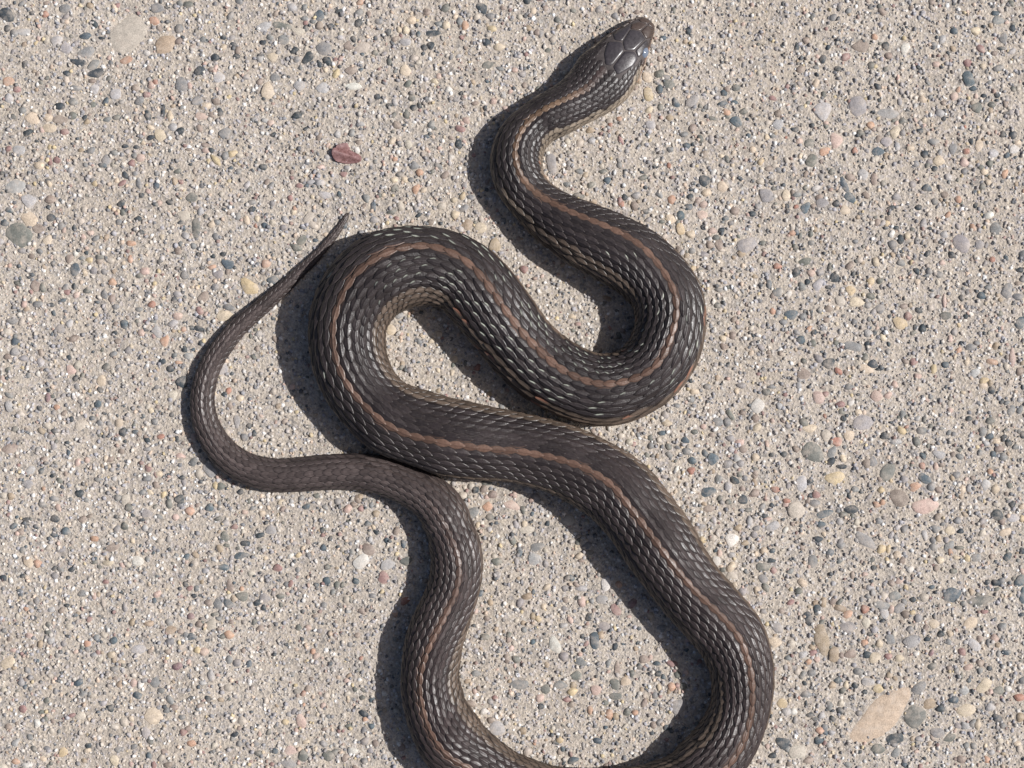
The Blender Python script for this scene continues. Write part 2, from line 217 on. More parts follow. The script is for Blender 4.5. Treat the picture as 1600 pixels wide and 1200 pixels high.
(1200,900,4,[(215,40,60,50,40,'t'),(195,95,50,45,0,'n'),(820,30,60,40,0,'p'),(770,45,40,50,0,'b'),(1150,115,125,85,-25,'s'),(1325,150,150,65,0,'n'),(1425,40,50,50,0,'k'),(1370,35,40,35,0,'k'),(1575,30,70,70,0,'s'),(1590,120,100,40,90,'s'),(1585,238,40,30,0,'k'),(710,180,95,55,10,'g'),(795,125,80,60,0,'g'),(725,220,80,55,90,'G'),(820,200,75,60,0,'e'),(600,205,60,50,-40,'R'),(350,165,65,45,90,'h'),(405,155,45,50,0,'b'),(450,200,75,45,15,'h'),(500,235,65,50,0,'o'),(305,210,70,50,90,'k'),(255,265,80,60,70,'k'),(140,165,50,35,0,'r'),(65,325,80,60,35,'e'),(340,400,190,95,90,'h'),(495,325,100,70,0,'e'),(615,290,80,50,80,'c'),(45,415,80,60,10,'t'),(725,125,60,45,90,'c'),(1265,295,100,65,-40,'t'),(1035,300,70,50,0,'t'),(945,265,55,55,0,'e'),(985,325,35,45,0,'b'),(890,330,55,40,20,'g'),(905,150,40,35,0,'k'),(975,135,60,55,0,'c'),(850,160,40,45,0,'g'),(715,282,35,28,0,'k'),(865,240,60,50,0,'b'),(1080,362,45,45,0,'k'),(1140,360,40,40,0,'t'),(1130,410,40,40,0,'g'),(1290,430,90,65,75,'G'),(1215,475,60,45,40,'r'),(1415,385,60,45,10,'p'),(1470,310,55,45,0,'g'),(1490,472,60,40,0,'s'),(770,400,70,60,80,'g'),(890,410,100,80,0,'e'),(600,415,50,40,-20,'o'),(695,420,50,45,0,'t'),(640,365,40,30,0,'k'),(670,335,50,50,0,'G'),(615,490,65,45,20,'k'),(665,510,75,65,-30,'t'),(515,490,75,60,0,'b'),(415,490,90,70,90,'h'),(275,480,50,45,0,'r'),(215,490,60,50,0,'G'),(145,420,50,50,0,'c'),(250,535,40,40,40,'o'),(305,525,40,40,0,'p'),(750,503,50,40,0,'r'),(825,515,60,45,0,'t'),(925,485,40,35,0,'w'),(1020,480,35,40,0,'m'),(1250,570,60,40,10,'p'),(1030,560,60,45,0,'n'),(995,395,40,35,0,'k'),(215,620,45,50,0,'g'),(280,600,55,45,0,'g'),(180,600,40,45,0,'c'),(435,655,50,45,0,'s'),(545,685,45,40,0,'k'),(600,725,35,30,0,'k'),(575,595,70,50,20,'g'),(230,670,35,25,0,'k'),(690,705,75,50,0,'y'),(625,660,70,60,0,'G'),(705,870,440,200,-33,'P'),(920,880,150,125,80,'n'),(945,700,85,85,0,'g'),(1010,800,80,70,-50,'h'),(1075,830,60,50,-10,'k'),(1155,775,65,50,0,'s'),(1240,840,120,80,15,'t'),(1350,685,110,75,-15,'t'),(1225,720,60,60,0,'G'),(1440,720,70,55,0,'n'),(1500,705,50,40,20,'w'),(1565,760,65,50,15,'R'),(1430,885,70,50,10,'k'),(1390,820,60,55,0,'G'),(1575,880,50,60,0,'h'),(1280,920,45,55,0,'g'),(1235,935,50,60,0,'G'),(1310,930,70,40,90,'t'),(1060,980,90,70,45,'e'),(1465,935,40,40,0,'g'),(805,1008,115,70,-10,'k'),(240,740,70,45,0,'g'),(85,795,75,55,0,'y'),(385,815,60,45,75,'g'),(450,840,50,50,0,'k'),(240,800,25,40,0,'k'),(260,870,50,35,0,'k'),(290,895,40,30,0,'k'),(160,845,50,40,0,'w'),(115,850,60,50,0,'G'),(355,945,40,50,0,'g'),(325,970,55,45,0,'o'),(90,1045,85,80,20,'k'),(315,1025,60,50,0,'s'),(30,1125,50,40,0,'k'),(250,1155,65,45,-15,'b'),(500,1180,50,40,0,'g'),(690,1080,90,60,0,'n'),(800,1105,60,60,0,'g'),(1135,1015,75,55,-20,'n'),(1235,1060,40,40,0,'g'),(1285,1060,45,45,0,'g'),(1370,1150,50,40,40,'o'),(1395,1105,45,40,0,'G'),(1210,1140,60,55,0,'b'),(570,860,40,40,0,'g'),(195,1090,110,90,0,'c')]),
(0,300,4,[(85,15,80,60,0,'G'),(185,55,90,80,0,'G'),(310,45,70,50,30,'b'),(185,170,110,90,10,'t'),(240,230,90,55,0,'b'),(120,270,160,150,0,'n'),(300,300,60,65,0,'t'),(325,162,55,50,0,'k'),(35,192,50,45,0,'s'),(390,215,50,50,0,'g'),(465,220,30,35,0,'k'),(760,72,50,50,0,'k'),(770,128,45,35,0,'n'),(885,20,30,40,0,'k'),(1060,65,55,35,0,'k'),(860,168,45,35,0,'k'),(745,188,35,45,0,'g'),(980,72,35,35,0,'n'),(1195,30,70,60,40,'n'),(1130,190,45,25,0,'k'),(1228,225,115,60,88,'n'),(1150,150,75,65,0,'c'),(1360,185,40,40,0,'g'),(1545,180,60,40,90,'t'),(1575,110,50,40,0,'k'),(1580,60,40,30,0,'k'),(1350,280,45,50,0,'g'),(1210,335,40,40,0,'g'),(1245,390,35,30,0,'k'),(1395,385,35,35,0,'k'),(1330,402,30,30,0,'k'),(1420,450,75,65,20,'s'),(1465,470,30,25,0,'k'),(885,250,50,28,0,'k'),(600,290,50,35,0,'g'),(565,258,40,40,0,'p'),(520,278,40,35,0,'p'),(820,320,50,40,0,'o'),(815,420,50,35,80,'o'),(470,485,80,65,-50,'s'),(540,380,30,28,0,'k'),(625,405,45,40,0,'n'),(200,402,35,35,0,'b'),(435,415,60,50,-50,'b'),(510,415,40,30,0,'g'),(335,440,30,30,0,'g'),(910,490,60,50,0,'p'),(1000,435,35,35,-30,'k'),(870,525,45,40,0,'n'),(1325,470,50,35,0,'o'),(1155,520,55,50,0,'g'),(1360,515,60,60,0,'e'),(225,585,70,70,0,'b'),(115,570,50,45,0,'n'),(270,600,55,40,70,'n'),(410,595,40,40,0,'g'),(465,590,30,40,0,'k'),(545,618,45,45,0,'n'),(480,640,40,40,0,'p'),(655,640,40,60,0,'g'),(695,670,60,45,-50,'b'),(390,678,55,25,-20,'s'),(235,700,60,50,0,'g'),(322,706,40,28,0,'k'),(700,560,60,45,0,'o'),(760,585,40,35,0,'g'),(915,555,30,25,0,'r'),(1270,655,70,65,0,'b'),(1110,640,55,40,10,'G'),(1090,670,40,35,0,'k'),(1350,595,50,45,0,'g'),(1440,722,75,40,10,'g'),(1250,740,55,45,50,'r'),(1285,765,35,35,0,'p'),(1110,770,60,50,0,'p'),(870,735,45,30,0,'g'),(780,830,60,50,60,'s'),(720,828,30,35,0,'b'),(720,878,35,30,0,'k'),(905,862,40,25,0,'k'),(910,810,30,25,0,'r'),(960,805,40,25,0,'g'),(1245,853,75,35,20,'k'),(1195,848,40,30,0,'k'),(1145,858,45,30,-20,'o'),(985,875,75,60,90,'G'),(1080,820,60,50,0,'G'),(380,855,65,55,20,'e'),(75,810,70,45,0,'e'),(430,825,60,40,-40,'G'),(40,880,60,55,0,'c'),(95,935,55,50,-20,'s'),(90,995,65,50,0,'e'),(50,1030,50,40,0,'b'),(460,920,70,40,-25,'b'),(1030,930,70,55,-70,'o'),(800,990,45,50,0,'e'),(710,1012,45,40,0,'g'),(430,1035,35,35,0,'k'),(740,935,45,35,0,'b'),(1155,982,45,35,10,'k'),(1180,1020,60,50,0,'G'),(1015,1060,45,40,0,'k'),(1065,1105,50,45,0,'k'),(665,1095,50,50,0,'n'),(1115,1065,40,25,0,'o'),(475,1160,35,40,0,'k'),(175,1145,40,35,0,'g'),(235,1135,30,40,0,'w'),(445,1115,65,55,30,'p'),(640,1180,65,60,90,'t'),(1385,1115,80,70,-50,'G'),(1560,590,120,90,60,'y'),(1415,775,110,70,0,'t'),(145,1040,60,40,0,'e'),(485,1080,60,50,0,'c'),(255,1065,50,55,0,'G')]),
(0,550,4,[(1140,180,80,70,30,'k'),(300,290,55,35,90,'m'),(60,340,60,60,0,'G'),(248,348,40,30,90,'k'),(60,270,60,30,30,'g'),(355,345,40,35,0,'o'),(400,382,35,35,0,'b'),(447,420,35,35,0,'k'),(575,412,40,30,0,'s'),(625,440,50,35,10,'g'),(745,445,55,55,0,'t'),(680,445,30,35,0,'g'),(765,500,60,45,-60,'k'),(845,498,40,30,0,'s'),(340,495,45,40,20,'k'),(315,525,45,35,0,'g'),(500,455,90,60,0,'c'),(1425,242,40,40,0,'R'),(1500,285,45,45,0,'t'),(1480,435,80,45,85,'e'),(1560,465,35,40,0,'k'),(1590,510,30,45,0,'k'),(1525,530,50,50,0,'g'),(1085,275,60,60,0,'c'),(1110,545,35,35,0,'k'),(1000,530,50,35,0,'R'),(920,548,40,35,0,'k'),(1130,650,60,35,10,'p'),(1210,688,60,55,0,'g'),(1315,735,100,75,45,'e'),(1135,785,40,30,0,'k'),(975,828,45,45,0,'b'),(920,792,55,45,0,'g'),(1245,760,55,60,0,'c'),(428,630,40,25,90,'s'),(278,670,45,30,0,'b'),(685,672,50,35,-15,'b'),(60,605,110,60,-20,'b'),(485,690,50,40,-40,'p'),(190,740,65,55,0,'G'),(330,770,40,30,0,'k'),(610,795,45,35,0,'g'),(172,830,65,55,0,'e'),(497,885,55,50,0,'k'),(340,918,65,35,10,'g'),(265,950,55,40,0,'g'),(350,1040,55,50,0,'k'),(165,1050,55,30,0,'k'),(85,1088,50,40,0,'s'),(410,1115,65,45,0,'s'),(515,1045,55,45,0,'b'),(340,1145,50,30,0,'s'),(135,1168,40,40,0,'g'),(590,1165,50,40,0,'o'),(780,1085,50,45,0,'n'),(735,1100,45,45,0,'e'),(728,1028,30,30,0,'k'),(830,1022,30,28,0,'k'),(920,1010,65,60,0,'e'),(995,1028,40,35,20,'g'),(890,1048,35,30,0,'k'),(890,880,45,40,0,'g'),(740,910,45,45,-30,'g'),(780,920,60,60,0,'c'),(1060,950,50,50,0,'n'),(1125,915,70,55,30,'k'),(1155,878,30,30,0,'g'),(1020,890,35,45,0,'y'),(1185,998,60,55,0,'o'),(1235,955,30,30,0,'b'),(1310,975,50,55,0,'s'),(1345,835,35,50,0,'y'),(1385,840,55,50,0,'n'),(1500,877,40,40,0,'k'),(1405,1150,60,60,0,'n'),(1465,1095,45,35,0,'r'),(1410,1072,50,45,0,'G'),(935,1115,40,35,0,'s'),(1055,1168,40,40,0,'g'),(1545,1190,60,30,0,'s'),(1530,1000,35,35,0,'p'),(540,925,45,30,20,'g')]),
(0,850,3.4275,[(120,32,40,35,0,'g'),(155,105,55,50,0,'t'),(203,105,45,45,0,'o'),(325,35,55,25,-15,'e'),(385,135,40,35,0,'k'),(290,130,30,25,0,'k'),(20,178,45,30,40,'k'),(60,195,30,30,0,'w'),(120,170,30,22,0,'k'),(602,18,75,45,0,'b'),(580,100,65,35,10,'t'),(735,90,65,55,30,'w'),(790,80,35,30,0,'g'),(1000,65,35,35,0,'s'),(905,28,22,22,0,'k'),(945,60,25,25,0,'g'),(565,200,30,30,40,'r'),(438,268,45,40,0,'g'),(648,257,20,20,0,'k'),(1295,62,80,38,-10,'s'),(1190,125,65,35,5,'s'),(995,215,35,28,0,'k'),(1018,235,35,28,0,'r'),(842,268,40,40,20,'p'),(1232,225,70,40,90,'b'),(1295,282,60,55,0,'n'),(1168,322,65,45,80,'g'),(1228,318,60,45,40,'s'),(1040,278,30,25,0,'k'),(672,340,35,40,0,'e'),(405,383,30,22,-20,'s'),(475,402,35,30,0,'r'),(260,430,35,28,0,'n'),(188,398,25,30,0,'k'),(165,318,30,25,0,'g'),(330,355,30,35,0,'b'),(140,348,25,25,0,'o'),(1025,390,40,38,20,'m'),(1170,400,28,28,0,'g'),(795,428,50,35,-10,'h'),(710,415,35,45,0,'h'),(920,460,60,45,-15,'h'),(1028,497,60,40,0,'s'),(910,522,45,45,-20,'g'),(605,518,40,40,0,'s'),(520,502,35,35,0,'g'),(470,530,40,35,-40,'o'),(468,563,28,25,0,'g'),(500,595,35,30,0,'g'),(735,565,90,45,-10,'G'),(600,590,45,40,0,'t'),(648,632,40,25,0,'t'),(950,655,50,48,30,'m'),(1090,580,55,45,0,'p'),(1228,620,48,35,90,'g'),(1275,632,45,45,0,'e'),(1228,485,60,40,-20,'o'),(1135,425,60,55,-30,'c'),(420,742,52,40,5,'s'),(445,800,45,38,20,'g'),(830,745,50,60,0,'g'),(742,810,50,40,30,'s'),(590,880,40,48,0,'k'),(912,835,50,38,80,'g'),(750,750,40,45,0,'w'),(715,745,50,35,90,'p'),(615,668,40,35,20,'g'),(825,920,110,90,0,'t'),(785,1005,65,45,80,'e'),(665,950,60,40,90,'c'),(340,1118,55,50,-30,'y'),(985,1008,40,40,-30,'r'),(1025,1065,55,35,-15,'o'),(975,928,35,30,0,'g'),(635,1103,40,35,0,'g'),(715,1085,35,35,0,'g'),(880,1112,40,35,0,'b'),(795,1133,35,35,0,'s'),(530,1080,35,40,0,'e'),(255,1095,40,25,10,'g'),(160,1032,35,35,0,'g'),(900,1182,45,35,20,'b'),(615,1165,60,45,70,'t'),(85,1165,50,30,0,'o'),(50,630,80,60,-15,'t'),(115,735,40,45,0,'e'),(145,675,40,30,60,'g'),(122,885,45,40,50,'r'),(432,925,55,50,0,'c'),(385,915,40,25,-15,'r'),(270,515,45,40,-30,'G'),(1225,765,50,45,0,'c'),(1245,1040,35,30,0,'g'),(1022,825,30,25,0,'k'),(1300,945,45,50,0,'c'),(1285,1070,30,35,0,'g'),(200,955,40,45,0,'w'),(930,875,45,35,0,'b'),(145,1185,60,30,0,'w'),(1130,700,60,40,90,'G')]),
(340,760,2.7265,[(95,25,28,25,0,'k'),(25,212,30,30,0,'n'),(180,207,35,28,-15,'k'),(225,182,50,38,0,'e'),(72,180,28,18,0,'r'),(118,242,40,28,0,'k'),(345,292,28,22,0,'y'),(445,187,20,24,0,'k'),(450,208,20,20,0,'r'),(480,222,22,24,0,'k'),(450,258,28,28,0,'s'),(378,85,35,28,0,'s'),(608,95,28,28,0,'r'),(555,95,40,35,0,'p'),(655,78,30,20,90,'g'),(640,158,28,24,0,'s'),(597,55,40,28,90,'b'),(420,40,25,25,0,'n'),(642,265,58,48,10,'b'),(612,318,65,65,0,'w'),(575,280,28,28,0,'g'),(720,330,70,42,-20,'G'),(707,385,50,52,0,'r'),(588,402,30,28,60,'s'),(465,402,35,35,0,'s'),(803,316,48,40,10,'n'),(793,248,35,22,80,'s'),(795,487,38,36,0,'R'),(755,545,25,25,0,'o'),(660,465,32,25,0,'g'),(265,468,35,25,10,'n'),(255,345,45,30,0,'r'),(345,600,28,25,0,'n'),(310,415,25,30,0,'r'),(385,602,28,25,0,'p'),(180,608,32,28,0,'b'),(292,674,18,18,0,'k'),(320,803,25,22,0,'g'),(365,882,25,25,0,'R'),(418,722,30,30,0,'p'),(612,730,18,18,0,'R'),(655,908,28,22,-15,'s'),(622,968,42,28,15,'k'),(628,990,25,20,0,'o'),(558,1020,35,25,0,'n'),(575,1125,38,36,0,'w'),(470,1148,50,45,-15,'n'),(540,1155,45,28,-55,'b'),(497,1132,35,30,0,'n'),(365,1145,45,48,0,'n'),(312,1125,55,40,0,'p'),(305,1180,75,40,10,'e'),(172,1138,35,28,20,'n'),(630,1082,38,35,0,'e'),(672,1095,35,28,70,'b'),(355,1000,70,40,90,'p'),(205,475,45,40,0,'e'),(195,515,22,25,0,'k'),(490,450,25,25,0,'g'),(625,1170,30,28,0,'g')]),
(700,740,2.6095,[(155,35,45,25,5,'n'),(110,68,28,30,40,'k'),(145,65,28,35,0,'b'),(180,88,40,35,0,'b'),(262,130,65,35,20,'p'),(160,137,38,40,0,'o'),(105,155,48,45,0,'g'),(172,177,38,28,0,'n'),(270,85,25,30,0,'p'),(325,60,40,35,0,'G'),(355,95,40,32,-20,'e'),(490,193,50,50,0,'c'),(325,230,60,35,-10,'c'),(405,205,20,25,0,'k'),(360,297,55,38,0,'g'),(292,305,28,28,0,'g'),(197,362,45,32,5,'n'),(350,345,60,45,-20,'G'),(570,292,32,30,0,'g'),(575,322,35,22,0,'n'),(535,335,30,30,0,'t'),(645,450,55,45,-50,'w'),(697,452,28,28,0,'o'),(485,425,25,25,0,'k'),(545,470,50,28,10,'G'),(545,522,45,32,85,'p'),(322,500,48,28,10,'h'),(292,525,35,35,0,'e'),(400,465,35,22,-30,'t'),(390,540,22,30,0,'t'),(367,590,30,25,40,'y'),(628,512,45,40,0,'G'),(752,528,35,40,0,'m'),(685,555,50,40,90,'r'),(638,623,50,38,0,'e'),(600,680,60,45,85,'s'),(875,632,42,32,0,'g'),(437,697,70,48,85,'w'),(680,705,25,30,0,'k'),(150,665,35,30,0,'n'),(345,685,25,22,0,'s'),(470,745,38,38,-40,'e'),(540,765,45,38,50,'g'),(275,755,35,30,40,'n'),(240,755,28,32,0,'b'),(655,770,35,22,-60,'g'),(690,790,60,25,90,'b'),(798,755,42,35,10,'b'),(852,773,35,18,5,'s'),(910,775,48,30,15,'r'),(780,785,30,25,0,'k'),(750,815,32,25,90,'n'),(857,818,28,28,0,'k'),(935,820,32,28,0,'n'),(970,808,25,30,0,'p'),(292,855,75,45,0,'g'),(520,825,45,40,0,'n'),(398,877,42,38,90,'n'),(460,862,52,35,5,'g'),(505,890,45,30,-20,'y'),(685,862,50,38,55,'n'),(510,862,32,28,0,'h'),(725,848,40,40,0,'t'),(685,905,50,32,0,'n'),(600,880,45,40,-40,'p'),(910,870,35,35,0,'o'),(960,865,35,28,90,'n'),(935,950,80,50,-60,'e'),(485,922,35,25,0,'r'),(375,915,40,30,-50,'p'),(378,948,28,25,0,'k'),(190,915,25,22,0,'r'),(95,938,45,28,10,'b'),(145,968,42,25,-15,'w'),(200,1035,65,60,30,'G'),(655,985,45,32,-60,'o'),(580,968,35,22,80,'o'),(730,975,28,35,0,'n'),(762,975,25,22,0,'o'),(800,935,28,35,0,'b'),(895,1035,30,30,0,'s'),(457,1085,28,28,0,'y'),(610,1088,35,28,10,'s'),(510,1168,45,28,-20,'s'),(455,1130,22,30,0,'b'),(328,1135,35,35,0,'c'),(115,815,45,25,0,'g'),(160,590,25,22,0,'b'),(310,635,28,22,40,'g'),(60,90,35,40,0,'c')]),
(840,100,4,[(765,55,65,50,-15,'n'),(800,82,55,40,0,'g'),(820,125,75,65,0,'n'),(762,155,65,40,90,'s'),(680,80,70,55,60,'t'),(695,190,75,75,0,'y'),(860,240,60,45,60,'s'),(765,270,40,40,0,'n'),(968,230,75,75,0,'e'),(1245,150,55,45,0,'n'),(1150,250,60,35,-5,'s'),(1230,240,60,25,-10,'s'),(1180,300,50,45,20,'o'),(1185,330,35,25,0,'n'),(1248,362,75,60,25,'s'),(1095,342,55,30,10,'n'),(1285,300,50,45,0,'n'),(1465,218,45,30,20,'r'),(1350,262,30,30,0,'b'),(705,380,60,60,-50,'G'),(700,330,35,20,90,'R'),(455,378,30,28,0,'R'),(330,415,55,40,0,'h'),(510,345,35,30,0,'o'),(335,480,50,50,0,'G'),(90,620,110,75,80,'e'),(145,575,25,30,0,'g'),(255,670,50,35,10,'g'),(440,730,50,45,0,'s'),(655,712,60,35,-5,'n'),(330,755,45,45,0,'n'),(510,630,40,40,0,'g'),(405,672,50,30,0,'n'),(520,480,60,25,60,'r'),(935,512,45,45,0,'s'),(978,502,32,28,0,'s'),(1085,475,55,40,80,'e'),(830,530,40,40,0,'g'),(910,440,55,35,0,'g'),(970,400,60,45,-60,'b'),(820,635,40,25,90,'R'),(1050,725,80,65,80,'k'),(1160,765,60,70,0,'t'),(1050,805,60,50,0,'t'),(1100,675,40,40,0,'w'),(1185,600,55,30,70,'n'),(1395,610,40,45,0,'y'),(1455,735,25,25,0,'k'),(1435,825,95,85,20,'e'),(1550,820,60,65,0,'t'),(1500,380,60,60,0,'G'),(1595,805,30,45,0,'b'),(258,825,75,40,5,'n'),(545,830,40,40,0,'k'),(612,822,60,45,0,'e'),(608,888,60,50,0,'b'),(672,922,42,38,0,'k'),(835,845,60,50,30,'o'),(950,830,40,38,0,'k'),(948,890,55,45,0,'s'),(890,945,60,55,0,'s'),(1000,845,55,25,-10,'p'),(1035,880,50,50,0,'p'),(1090,1040,60,35,0,'p'),(1145,1040,45,35,0,'k'),(955,1065,55,55,0,'t'),(895,1030,65,65,0,'y'),(835,970,65,55,20,'t'),(1030,945,65,60,0,'p'),(1340,935,45,40,35,'k'),(1230,920,60,55,-30,'b'),(1380,895,50,40,20,'g'),(1310,1130,110,110,20,'e'),(1405,1120,40,35,0,'n'),(1560,885,25,35,0,'k'),(965,1165,45,40,20,'g'),(1040,1190,60,40,0,'e'),(1130,1130,60,60,-40,'b'),(1220,695,45,30,15,'e'),(1440,655,50,35,0,'b')]),
(380,240,4,[(815,330,55,40,85,'s'),(770,280,55,45,70,'g'),(600,250,30,35,0,'s'),(855,262,35,30,0,'n'),(55,350,50,40,0,'s'),(55,305,50,35,0,'g'),(135,450,45,35,30,'s'),(248,460,45,40,0,'e'),(365,540,70,55,-10,'n'),(450,540,35,25,10,'s'),(185,795,70,60,10,'s'),(140,685,60,50,0,'o'),(320,340,35,30,0,'o'),(410,400,75,60,-20,'c'),(435,445,60,50,30,'c'),(335,590,70,45,20,'n'),(20,415,60,40,90,'t'),(958,405,35,30,0,'r'),(895,395,28,28,0,'p'),(1080,335,40,45,0,'e'),(1095,385,45,25,-15,'k'),(985,330,55,50,0,'c'),(930,365,65,40,-20,'n'),(1320,380,60,50,-50,'t'),(1315,290,40,35,0,'t'),(1370,265,40,45,0,'y'),(1400,445,75,65,-15,'h'),(1490,465,75,70,0,'t'),(1570,565,80,80,0,'h'),(1425,275,50,40,0,'g'),(1380,340,60,50,0,'g'),(1080,220,65,45,-60,'o'),(920,1100,70,60,0,'t'),(970,1010,60,50,0,'e'),(1240,330,55,50,0,'c'),(820,410,65,40,0,'G'),(510,260,80,45,10,'G')]),
(960,600,3.5286,[(640,170,60,35,55,'n'),(570,205,55,55,-20,'g'),(620,210,45,50,0,'g'),(790,110,80,75,-50,'w'),(283,170,40,45,0,'e'),(290,215,60,35,0,'t'),(265,268,45,28,10,'s'),(440,265,38,30,0,'n'),(490,238,35,30,0,'p'),(105,328,28,32,0,'r'),(205,342,38,42,0,'g'),(397,370,48,45,0,'s'),(500,382,48,35,90,'s'),(548,410,72,58,85,'s'),(430,422,55,35,-20,'s'),(425,480,45,42,0,'R'),(635,300,42,40,0,'e'),(695,318,55,35,0,'p'),(645,360,40,35,0,'G'),(710,360,48,40,0,'b'),(785,240,55,40,0,'t'),(775,190,45,45,0,'b'),(842,330,28,32,0,'p'),(620,440,60,45,0,'e'),(675,410,40,45,0,'G'),(695,440,40,40,-30,'e'),(578,522,55,42,85,'g'),(668,532,55,38,55,'k'),(625,562,45,50,0,'G'),(692,497,30,30,0,'n'),(775,468,32,22,0,'n'),(777,508,38,30,0,'b'),(780,405,45,45,0,'t'),(512,593,80,60,8,'s'),(343,468,30,35,0,'w'),(522,687,65,42,15,'b'),(705,640,50,55,-20,'k'),(628,648,40,28,10,'n'),(768,605,55,45,-20,'b'),(400,740,40,40,0,'e'),(480,785,42,32,-15,'e'),(485,858,45,35,0,'y'),(685,795,48,38,-15,'h'),(650,865,75,70,20,'w'),(772,830,42,38,0,'e'),(720,880,45,30,-10,'h'),(545,845,40,40,0,'c'),(842,745,40,25,-10,'p'),(745,755,55,35,80,'G'),(645,942,40,40,0,'e'),(580,930,45,25,85,'p'),(780,935,30,30,0,'t'),(825,920,45,40,0,'t'),(820,1008,65,55,0,'n'),(820,1075,55,50,15,'g'),(600,1022,35,30,0,'n'),(835,1120,55,38,80,'n'),(785,1140,45,40,-60,'t'),(712,1145,50,50,0,'e'),(640,1010,50,50,0,'t'),(560,975,55,50,40,'w'),(645,1055,65,45,0,'c'),(740,695,55,25,-5,'n'),(698,10,50,35,0,'e'),(838,40,45,45,0,'n'),(440,40,45,40,0,'t')]),
(0,0,1,[(201,52,56,60,0,'c')])
]
stones = []
for ox, oy, sc, rows in PATCHES:
    for x, y, w, h, a, c in rows:
        stones.append((ox+x/sc-800.0, 600.0-(oy+y/sc), w/sc/2*1.1, h/sc/2*1.1, -a, c))

def outline(n, r, k=0.16):
    """uneven stone outline as radii: a few flat faces cut from a rounded form"""
    a = np.arange(n)*2*np.pi/n
    q = 1+k*.5*(r.random()-.3)*np.cos(2*a+r.random()*6.3)+k*.6*(r.random()-.5)*np.cos(3*a+r.random()*6.3)
    m = int(r.integers(4, 8)); ph = np.sort(r.random(m))*6.283
    for p in ph:
        d = a-p; c = np.cos(d); lim = (1.0-k*1.5*r.random())
        q = np.where(c > .2, np.minimum(q, lim/np.maximum(c, .2)), q)
    q = (np.roll(q, 1)+9*q+np.roll(q, -1))/11
    return a, q/np.sqrt(np.mean(q*q))*0.97

NS = 14
def stone_unit(r, k=0.32):
    """unit stone: skirt ring below the surface, shoulder ring, top; 42 triangles"""
    a, q = outline(NS, r, k)
    tx, ty = (r.random(2)-.5)*0.3
    q = q*(1+.07*(r.random(NS)-.5))
    V = [(q[i]*math.cos(a[i])*1.02, q[i]*math.sin(a[i])*1.02, -0.55) for i in range(NS)]
    f = 0.80+0.08*r.random()
    V += [(q[i]*math.cos(a[i])*f, q[i]*math.sin(a[i])*f, 0.68+0.22*r.random()+tx*math.cos(a[i])+ty*math.sin(a[i])) for i in range(NS)]
    V += [(0.12*(r.random()-.5), 0.12*(r.random()-.5), 1.0)]
    Q = np.array([(i, (i+1) % NS, NS+(i+1) % NS, NS+i) for i in range(NS)])
    Tt = np.array([(NS+i, NS+(i+1) % NS, 2*NS) for i in range(NS)])
    return np.array(V), Q, Tt
UNITS = [stone_unit(rng, 0.27) for _ in range(6)]+[stone_unit(rng) for _ in range(28)]

def stone_height(rx, ry): return min(3.8, 1.0+0.20*min(rx, ry))

def patch_tone(x, y):                        # broad uneven weathering of the slab: paler and pinker here, greyer there
    a = value_noise(x, y, 260, 21)+.5*value_noise(x, y, 90, 22); b = value_noise(x, y, 340, 23)
    return np.stack([1+.16*a+.05*b, 1+.16*a, 1+.16*a-.05*b], -1)
def stone_colour(c):
    k = .04 if c in 'ksn' else .24
    base = lin(PAL[c])*(1-k)+k*lin((182, 172, 163)); f = 1+0.22*(rng.random()-.5)
    return np.clip(base*f*(.97, 1.0, 1.04)*(1+0.035*(rng.random(3)-.5)), 0, 1)

# occupancy map so that the small random aggregate does not run through the measured stones
OX, OY = 1150, 950
occ = np.zeros((2*OY, 2*OX), bool)
def stamp(x, y, rx, ry, ang):
    r = int(max(rx, ry))+2; xi, yi = int(x)+OX, int(y)+OY
    x0, x1, y0, y1 = max(0, xi-r), min(2*OX, xi+r+1), max(0, yi-r), min(2*OY, yi+r+1)
    if x0 >= x1 or y0 >= y1: return
    gx_, gy_ = np.meshgrid(np.arange(x0, x1)-OX-x, np.arange(y0, y1)-OY-y)
    c, s = math.cos(math.radians(ang)), math.sin(math.radians(ang))
    u, v = gx_*c+gy_*s, -gx_*s+gy_*c
    occ[y0:y1, x0:x1] |= (u/rx)**2+(v/ry)**2 < 1
def free(x, y):
    xi, yi = int(x)+OX, int(y)+OY
    return not (0 <= xi < 2*OX and 0 <= yi < 2*OY) or not occ[yi, xi]

# drop doubles where two measured patches overlap
stones.sort(key=lambda s: -s[2]*s[3])
keep = []
for s in stones:
    if all((s[0]-k[0])**2+(s[1]-k[1])**2 > (0.62*(min(s[2], s[3])+min(k[2], k[3])))**2 for k in keep): keep.append(s)
stones = keep
for s in stones: stamp(*s[:5])

MIXC = list('kkkkkssssggggggeeeeeGGGnnnnnccccccctttpppybbbbbbhhorrRw')
MUTED = list('ccccccccGGGeeeeettthhhpbbbbgggnnn')
extra = []
for i in range(15500):                      # aggregate too small or too far out to have been measured
    x = (rng.random()*2-1)*1400; y = (rng.random()*2-1)*1150
    inside = abs(x) < 800 and abs(y) < 600
    r = 3.0+rng.random()**1.8*(4.0 if inside else (9.5 if i < 4000 else 4.0))
    if not free(x, y): continue
    if r > 4.2 and rng.random() > .35+1.3*(.5+float(value_noise(np.array([x]), np.array([y]), 110, 31)[0])): continue
    ry = r*(0.62+0.38*rng.random()); mx = MIXC if rng.random() < .42 else MUTED
    extra.append((x, y, r, ry, rng.random()*180, mx[int(rng.random()*len(mx))]))
    stamp(x, y, r*1.0, ry*1.0, extra[-1][4])

